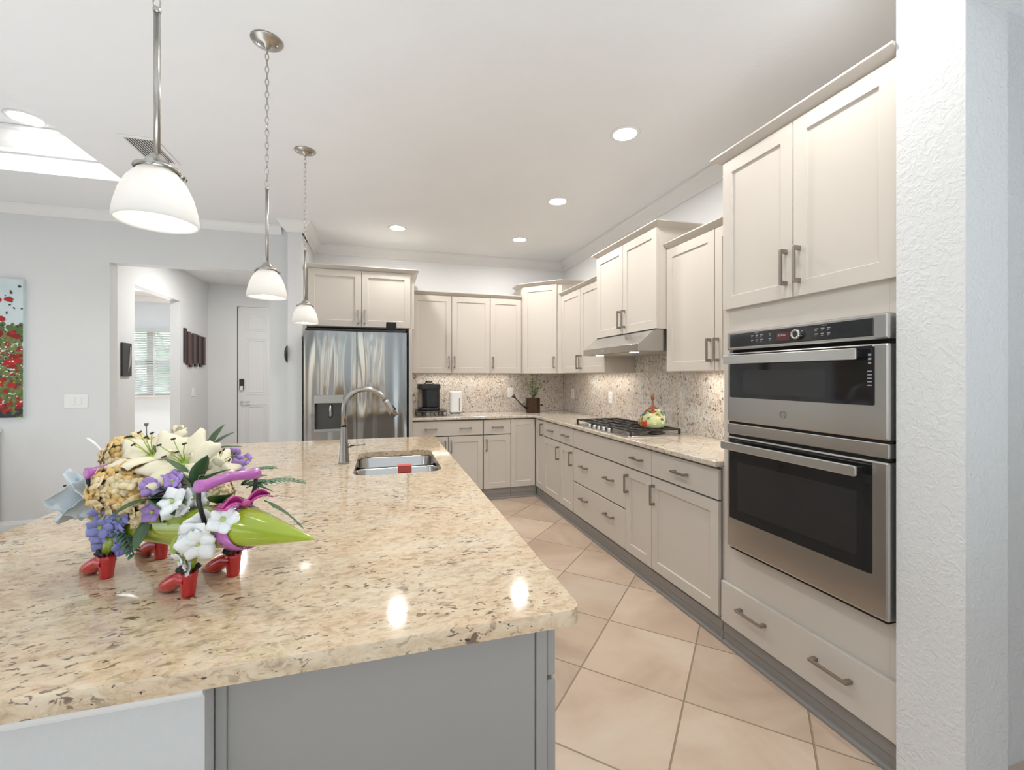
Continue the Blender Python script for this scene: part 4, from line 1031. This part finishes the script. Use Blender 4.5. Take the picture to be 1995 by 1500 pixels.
for x, y in ((.122, -.048), (.122, .046), (-.122, -.053), (-.120, .052)):
    m = MB()
    # heel block
    prof = [(.0115, 0), (.012, .004), (.0155, .040), (.0165, .047), (.010, .049), (0, .049)]
    m.lathe([(0, 0)]+prof, 18, Matrix.Translation((x, y, 0)))
    # vamp and pointed toe
    secs = [(.004, .020, .048, .016), (-.014, .020, .048, .018), (-.028, .010, .044, .020), (-.042, .001, .038, .021), (-.056, 0, .030, .020), (-.070, 0, .021, .013), (-.084, 0, .012, .007), (-.095, 0, .005, .002)]
    k = 16; vs = []
    for dx, za, zb, hw_ in secs:
        for j in range(k):
            a = 2*math.pi*j/k; vs.append((x+dx, y+hw_*math.cos(a), (za+zb)/2+(zb-za)/2*math.sin(a)))
    m.add(vs, [(i*k+j, i*k+(j+1) % k, (i+1)*k+(j+1) % k, (i+1)*k+j) for i in range(len(secs)-1) for j in range(k)]+[tuple(range((len(secs)-1)*k, len(secs)*k))], True)
    s = m.build('shoe', M_RED, FS); s['label'] = 'glossy red high-heeled shoe'
    MB().tube([(x, y, .047), (x*.97, y*.85, .085)], [.010, .014], 12).build('ankle', M_LIME, s)
    m = MB()
    for j in range(9):
        a = 2*math.pi*j/9+x; m.tube([(x+.012*math.cos(a), y+.012*math.sin(a), .050), (x+.020*math.cos(a), y+.020*math.sin(a), .056)], .0032, 6)
    for dx, dz in ((.010, .068), (.022, .060), (.004, .060)): m.tube([(x+.012, y-.016, .056), (x+dx, y-.022, dz)], .0035, 6)
    m.build('black_bow', mat('black_ribbon', (.012, .010, .012), .4), s)
M_PURP = mat('orchid_glaze', (.46, .13, .42), .22, coat=.5, var=.2, vscale=30)
M_MAG = mat('magenta_glaze', (.50, .05, .26), .25, coat=.4)
for x in (.17, -.17):
    m = MB().tube([(x, y, .223+.003*math.cos(y*60)) for y in (-.066, -.064, -.05, -.02, -.006, 0, .006, .02, .05, .064, .066)], [.008, .0125, .0115, .0095, .0098, .0115, .0098, .0095, .0115, .0125, .008], 16)
    h = m.build('handle', M_PURP, FS); h['label'] = 'purple carrying handle'
    for s_ in (-1, 1): MB().tube([(x, s_*.062, .221), (x-.002, s_*.060, .19), (x-.004, s_*.044, .135)], .0042, 8).build('handle_post', M_BLACK, h)
# ribbon band around the cone and bow on top
m = MB(); xb = .208
m.grid(lambda a, b: Vector((xb-.013+.026*b-.025*math.cos(2*math.pi*a)*.5, (.0405-.004*(b-.5))*1.14*math.sin(2*math.pi*a), .130+(.0408-.006*(b-.5))*math.cos(2*math.pi*a))), 32, 2)
m.build('ribbon_band', M_PURP, FS, solid=.003)
m = MB()
for s_ in (-1, 1):
    m.grid(lambda a, b: Vector((xb+.004+.012*(a-.5)*(.5+b), s_*.052*b, .176+.012*math.sin(math.pi*b)+(.006 if a > .5 else -.006)*math.sin(math.pi*b)+.006*b)), 4, 8)
    m.grid(lambda a, b: Vector((xb+.004+.030*(a-.5)*(.4+b)*.8, s_*.052*b, .170+.010*math.sin(math.pi*b)+.008*b)), 4, 8)
m.lathe([(0, -.006), (.008, -.004), (.009, .004), (0, .007)], 10, Matrix.Translation((xb+.004, 0, .177)))
m.build('bow', M_MAG, FS, solid=.003)

# ---- flowers; placed in the sculpture's own frame
F_ = 858.
def at(u, v, D):
    """point seen at picture position u,v at depth D: used only to measure where a flower stands"""
    fw_ = Vector((math.sin(YAW), math.cos(YAW), 0)); rt_ = Vector((math.cos(YAW), -math.sin(YAW), 0))
    return Vector((0, 0, 1.343))+(fw_+rt_*(u-997.5)/F_+Vector((0, 0, 1))*(733-v)/F_)*D
def orient(d, roll=0):
    d = Vector(d).normalized(); q = d.to_track_quat('Z', 'Y'); return q.to_matrix().to_4x4() @ Matrix.Rotation(roll, 4, 'Z')
def petal_fn(M_, L, w, ang0, curl, wav=.0, ph_=0, tipw=.5):
    """petal leaves centre outwards; ang0 = opening angle from axis, curl bends outwards"""
    def f(a, b):
        th = ang0+curl*b; x = L*b*math.sin(ang0+curl*b*.5); z = L*b*math.cos(ang0+curl*b*.5)
        ww = w*max(.02, math.sin(math.pi*(b**tipw)*.90+.12))*(a-.5)*(1+.10*math.sin(b*22+ph_))
        lift = -.9*((a-.5)**2)*w+wav*w*math.sin(b*14+a*5+ph_)
        return M_ @ Vector((x-lift*math.cos(th)*.6, ww, z+lift*math.sin(th)*.6+0))
    return f
def lily(name, label, loc, d, L, w, mt, ang=R(38), curl=R(50), stamens=True, group='lilies in the planter', n=6, roll=0):
    t = thing(name, label, 'flower', loc, 0, group)
    O = orient(d, roll); m = MB()
    for k in range(n):
        m.grid(petal_fn(O @ Matrix.Rotation(2*math.pi*k/n+.1*(k % 2), 4, 'Z'), L*(1-.08*(k % 2)), w*(1-.2*(k % 2)), ang+(k % 2)*.12, curl, .03, k), 6, 9)
    m.build('petals', mt, t, solid=.0008)
    m = MB().tube([O @ Vector((0, 0, -.01)), O @ Vector((0, 0, .012))], [.004, .012], 10); m.build('calyx', M_LG, t)
    if stamens:
        s = MB(); an = MB()
        for k in range(5):
            a = 2*math.pi*k/5+.3; e = Vector((.022*math.cos(a), .022*math.sin(a), L*.62+.006*(k % 3)))
            s.tube([O @ Vector((0, 0, 0)), O @ (e*.5+Vector((0, 0, .008))), O @ e], .0011, 6); an.tube([O @ (e-Vector((.004, 0, 0))), O @ (e+Vector((.004, 0, .001)))], .0022, 6)
        s.build('stamens', M_LG, t); an.build('anthers', mat('anther_brown', (.05, .03, .03), .7), t)
    return t
M_LG = mat('spring_green', (.42, .56, .12), .5)
M_LILY = mat('cream_silk', (.86, .78, .58), .55, var=.08, vscale=30)
M_WHITEF = mat('white_silk', (.84, .85, .84), .55, var=.05, vscale=30)
M_PALEB = mat('pale_blue_white_silk', (.72, .79, .83), .55, var=.08, vscale=30)
M_HYD = mat('golden_cream_silk', (.80, .53, .20), .6, var=.3, vscale=45)
M_HYD2 = mat('ivory_silk', (.80, .66, .40), .6, var=.18, vscale=45)
M_BLUE = mat('periwinkle_silk', (.30, .32, .70), .55, var=.3, vscale=50)
M_VIO = mat('violet_silk', (.42, .27, .62), .55, var=.3, vscale=50)
M_LEAF = mat('dark_leaf', (.055, .12, .045), .45, var=.4, vscale=30)
M_FERN = mat('fern_green', (.10, .20, .10), .5, var=.3, vscale=40)
def hydrangea(label, loc, r, mts, cnt, d=(0, -.2, 1), seed=0, sz=.017, squash=.8):
    t = thing('hydrangea', label, 'flower', loc, 0, 'hydrangea heads in the planter'); rr = random.Random(seed); ms = [MB() for _ in mts]
    for i in range(cnt):
        zz = 1-2*(i+.5)/cnt*.80; a = i*2.39996; q = math.sqrt(max(0, 1-zz*zz)); nrm = Vector((q*math.cos(a), q*math.sin(a), zz*squash))
        p = nrm*r*rr.uniform(.88, 1.06); O = Matrix.Translation(p) @ orient(nrm+Vector((rr.uniform(-.3, .3), rr.uniform(-.3, .3), rr.uniform(-.3, .3))), rr.random()*3)
        mm_ = ms[0 if rr.random() < .6 else len(ms)-1]
        for k in range(4):
            O2 = O @ Matrix.Rotation(math.pi/2*k, 4, 'Z'); s = sz*rr.uniform(.85, 1.15)
            mm_.grid(petal_fn(O2, s, s*1.05, R(72), R(15), .03, k, .7), 2, 3)
    for m_, mt in zip(ms, mts): m_.build('florets', mt, t, solid=.0006)
    MB().lathe([(0, -r*.5), (r*.55, -r*.3), (r*.7, 0), (r*.55, r*.4), (0, r*.6)], 12).build('core', M_LEAF, t)
    return t
def cluster(name, label, loc, mt, n, spread, size, d, seed, group, np_=5):
    t = thing(name, label, 'flower', loc, 0, group); rr = random.Random(seed); m = MB(); c = MB(); d = Vector(d).normalized()
    for i in range(n):
        p = Vector((rr.uniform(-1, 1), rr.uniform(-1, 1), rr.uniform(-1, 1)))*spread
        O = Matrix.Translation(p) @ orient(d+Vector((rr.uniform(-.6, .6), rr.uniform(-.6, .6), rr.uniform(-.5, .5))), rr.random()*3)
        for k in range(np_):
            s = size*rr.uniform(.85, 1.15); m.grid(petal_fn(O @ Matrix.Rotation(2*math.pi*k/np_, 4, 'Z'), s, s*1.0, R(50), R(35), .05, k, .85), 3, 5)
        c.tube([O @ Vector((0, 0, -.012)), O @ Vector((0, 0, .006))], [.002, .004], 6)
    m.build('petals', mt, t, solid=.0006); c.build('flower_centre', M_LG, t)
    return t
def sprig(name, label, loc, dirs, L, w, mt, group, seed=0):
    t = thing(name, label, 'leaf', loc, 0, group); m = MB()
    for d in dirs: leaf(m, (0, 0, 0), d, L, w, .25, nv=8, nu=4)
    m.build('leaf_blades', mt, t, solid=.0008); return t
def fern(label, loc, d, L, seed, mt=None, lw=.009):
    t = thing('fern_frond', label, 'leaf', loc, 0, 'fern fronds in the planter'); m = MB(); d = Vector(d).normalized(); sd = d.cross(Vector((0, 0, 1))).normalized()
    P = [d*L*i/12+Vector((0, 0, -.35*L*(i/12)**2)) for i in range(13)]; m.tube(P, .0012, 5)
    for i in range(1, 13):
        for s in (-1, 1): leaf(m, P[i], sd*s+d*.7, L*.26*(1-.6*i/13)+.006, lw, .25, nv=4, nu=2)
    m.build('frond', mt or M_FERN, t, solid=.0006); return t
CAMD = -Vector((math.sin(YAW), math.cos(YAW), 0))
hydrangea('large golden cream hydrangea head at the left front of the planter', at(258, 950, .97), .070, (M_HYD, M_HYD2), 120, seed=1)
hydrangea('golden hydrangea head behind the cream lilies at the top left', at(262, 888, 1.06), .058, (M_HYD, M_HYD2), 70, seed=2)
hydrangea('ivory hydrangea head low at the middle of the planter rim', at(305, 1000, .96), .046, (M_HYD2, M_HYD2), 50, seed=3, sz=.015)
hydrangea('small golden hydrangea head at the right behind the lilies', at(415, 905, 1.08), .040, (M_HYD2, M_HYD), 46, seed=4, sz=.014)
hydrangea('golden hydrangea head below the large cream lily', at(330, 925, .99), .040, (M_HYD, M_HYD2), 46, seed=14, sz=.015)
lily('lily', 'large open cream lily at the centre top, facing the camera', at(362, 905, .98), CAMD*.75+Vector((.05, 0, .75)), .095, .088, M_LILY, roll=.3)
lily('lily', 'cream lily left of the centre with long dark-tipped stamen', at(300, 893, 1.0), CAMD*.45+Vector((-.15, 0, .9)), .090, .080, M_LILY, roll=.9)
lily('lily', 'big white lily with bluish petals at the left end of the planter', at(198, 965, 1.02), CAMD*.30+Vector((-.95, .1, .12)), .095, .095, M_PALEB, R(20), R(28))
lily('lily', 'white lily with one curled petal standing up at the left', at(212, 905, 1.08), Vector((-.1, .2, 1)), .080, .034, M_WHITEF, R(8), R(40), False, n=3)
lily('flower_bud', 'peach cream bud poking up behind the lilies', at(345, 872, 1.07), Vector((.05, .1, 1)), .055, .034, M_LILY, R(4), R(8), False, n=5)
lily('lily', 'cream lily opening to the right behind the purple handle', at(415, 915, 1.02), CAMD*.35+Vector((.5, .2, .6)), .070, .062, M_LILY, roll=.4)
cluster('orchid', 'white orchid bloom in front of the violet flowers', at(352, 985, .90), M_WHITEF, 3, .016, .030, CAMD+Vector((0, 0, .1)), 3, 'white orchid blooms')
cluster('orchid', 'large white orchid bloom hanging over the front of the pod', at(385, 1042, .84), M_WHITEF, 3, .013, .034, CAMD+Vector((.1, 0, 0)), 5, 'white orchid blooms')
cluster('orchid', 'white orchid bloom next to the purple ribbon', at(430, 1012, .84), M_WHITEF, 2, .010, .028, CAMD+Vector((.3, 0, .3)), 6, 'white orchid blooms')
cluster('orchid', 'lowest white orchid bloom just above the front shoe', at(366, 1090, .85), M_WHITEF, 2, .014, .026, CAMD+Vector((-.2, 0, -.4)), 7, 'white orchid blooms')
cluster('orchid', 'white bloom left of the purple handle post', at(393, 965, .92), M_WHITEF, 3, .014, .026, CAMD+Vector((0, 0, .3)), 8, 'white orchid blooms')
cluster('orchid', 'cream white bloom above the purple handle', at(425, 922, .97), M_LILY, 2, .014, .034, CAMD+Vector((0, 0, .4)), 9, 'white orchid blooms')
cluster('orchid', 'cream white bloom under the large central lily', at(365, 930, .94), M_LILY, 2, .014, .032, CAMD+Vector((0, 0, .2)), 19, 'white orchid blooms')
hydrangea('small ivory hydrangea head on the left rim above the blue blooms', at(240, 1000, .98), .034, (M_HYD2, M_HYD), 40, seed=15, sz=.014)
hydrangea('small pale hydrangea head under the purple handle', at(420, 960, .96), .032, (M_HYD2, M_HYD2), 36, seed=16, sz=.014)
GP = 'blue and violet blooms'
cluster('freesia', 'periwinkle blue blooms hanging in front of the left shoe', at(215, 1022, .95), M_BLUE, 8, .030, .026, CAMD+Vector((0, 0, -.1)), 10, GP)
cluster('freesia', 'trailing blue blooms right of the left shoe', at(240, 1052, .95), M_BLUE, 5, .020, .022, CAMD+Vector((0, 0, -.3)), 20, GP)
cluster('freesia', 'lavender blooms at the middle of the planter front', at(325, 968, .92), M_VIO, 7, .028, .024, CAMD, 11, GP)
cluster('freesia', 'violet bloom above the white orchid at centre', at(345, 945, .92), M_VIO, 3, .016, .022, CAMD+Vector((0, 0, .3)), 21, GP)
cluster('freesia', 'violet blooms at the right end behind the lily', at(458, 893, 1.08), M_VIO, 7, .024, .020, CAMD+Vector((.2, 0, .4)), 12, GP)
cluster('freesia', 'tiny blue buds sticking out at the far left end', at(128, 985, 1.04), M_BLUE, 3, .012, .012, Vector((-1, 0, 0)), 13, GP)
GL = 'dark green leaves in the planter'
for i, (u, v, D, dd, L, w, lab) in enumerate((
    (380, 950, .93, ((.6, -.2, .55), (.2, -.2, .8), (-.3, 0, .6)), .085, .034, 'dark green leaf left of the purple handle'),
    (292, 972, .895, ((.7, -.2, .15), (-.5, -.2, -.1), (.5, -.3, -.1), (.6, 0, .4)), .07, .034, 'dark green leaf under the large golden hydrangea'),
    (425, 980, .92, ((.7, -.2, .1), (.2, -.3, .3)), .06, .05, 'broad green leaf beneath the purple handle'),
    (330, 905, 1.0, ((.7, 0, .5), (-.4, .2, .7)), .06, .03, 'small dark leaf between the cream lilies'),
    (405, 880, 1.12, ((.5, .3, .7), (.9, 0, .35), (.2, .2, .9)), .075, .03, 'blackish green leaf standing up behind the lilies'),
    (470, 945, 1.0, ((.9, .1, .2), (.6, .3, -.1), (.4, -.2, .3)), .07, .03, 'green leaf behind the purple handle at right'),
    (300, 1005, .93, ((.6, -.3, -.3), (-.2, -.4, -.4), (.9, -.2, 0)), .07, .032, 'drooping green leaf on the pod rim'),
    (345, 1085, .84, ((.1, -.2, .9), (.3, 0, .8)), .055, .022, 'small bright leaf over the front shoe'))):
    sprig('leaf_sprig', lab, at(u, v, D), dd, L, w, M_LEAF if i != 7 else M_LG, GL)
fern('dark fern frond arching to the right of the purple handle', at(480, 950, 1.0), (.9, .1, .35), .12, 1)
fern('fern frond drooping over the front rim of the pod', at(310, 1000, .92), (.8, -.3, -.1), .10, 2)
fern('pale thin frond hanging behind the tip of the pod', at(515, 975, 1.02), (.6, .2, -.35), .085, 3, M_FERN, .004)
fern('fern frond sticking out near the left shoe', at(225, 1010, .96), (.4, -.4, -.2), .09, 4)
fern('fern frond behind the purple handle', at(450, 935, 1.02), (.8, .3, .5), .10, 5)
s1 = at(300, 893, 1.0); e1 = at(285, 828, 1.0)
o = MB().tube([s1, s1.lerp(e1, .5)+Vector((-.006, 0, 0)), e1], .0010, 6); o.tube([e1+Vector((0, 0, -.002)), e1+Vector((0, 0, .004))], [.003, .005], 8)
o = o.build('flower_stamen', mat('stamen_dark', (.12, .13, .10), .6)); tag(o, 'single long dark-tipped stamen standing above the flowers', 'stamen')
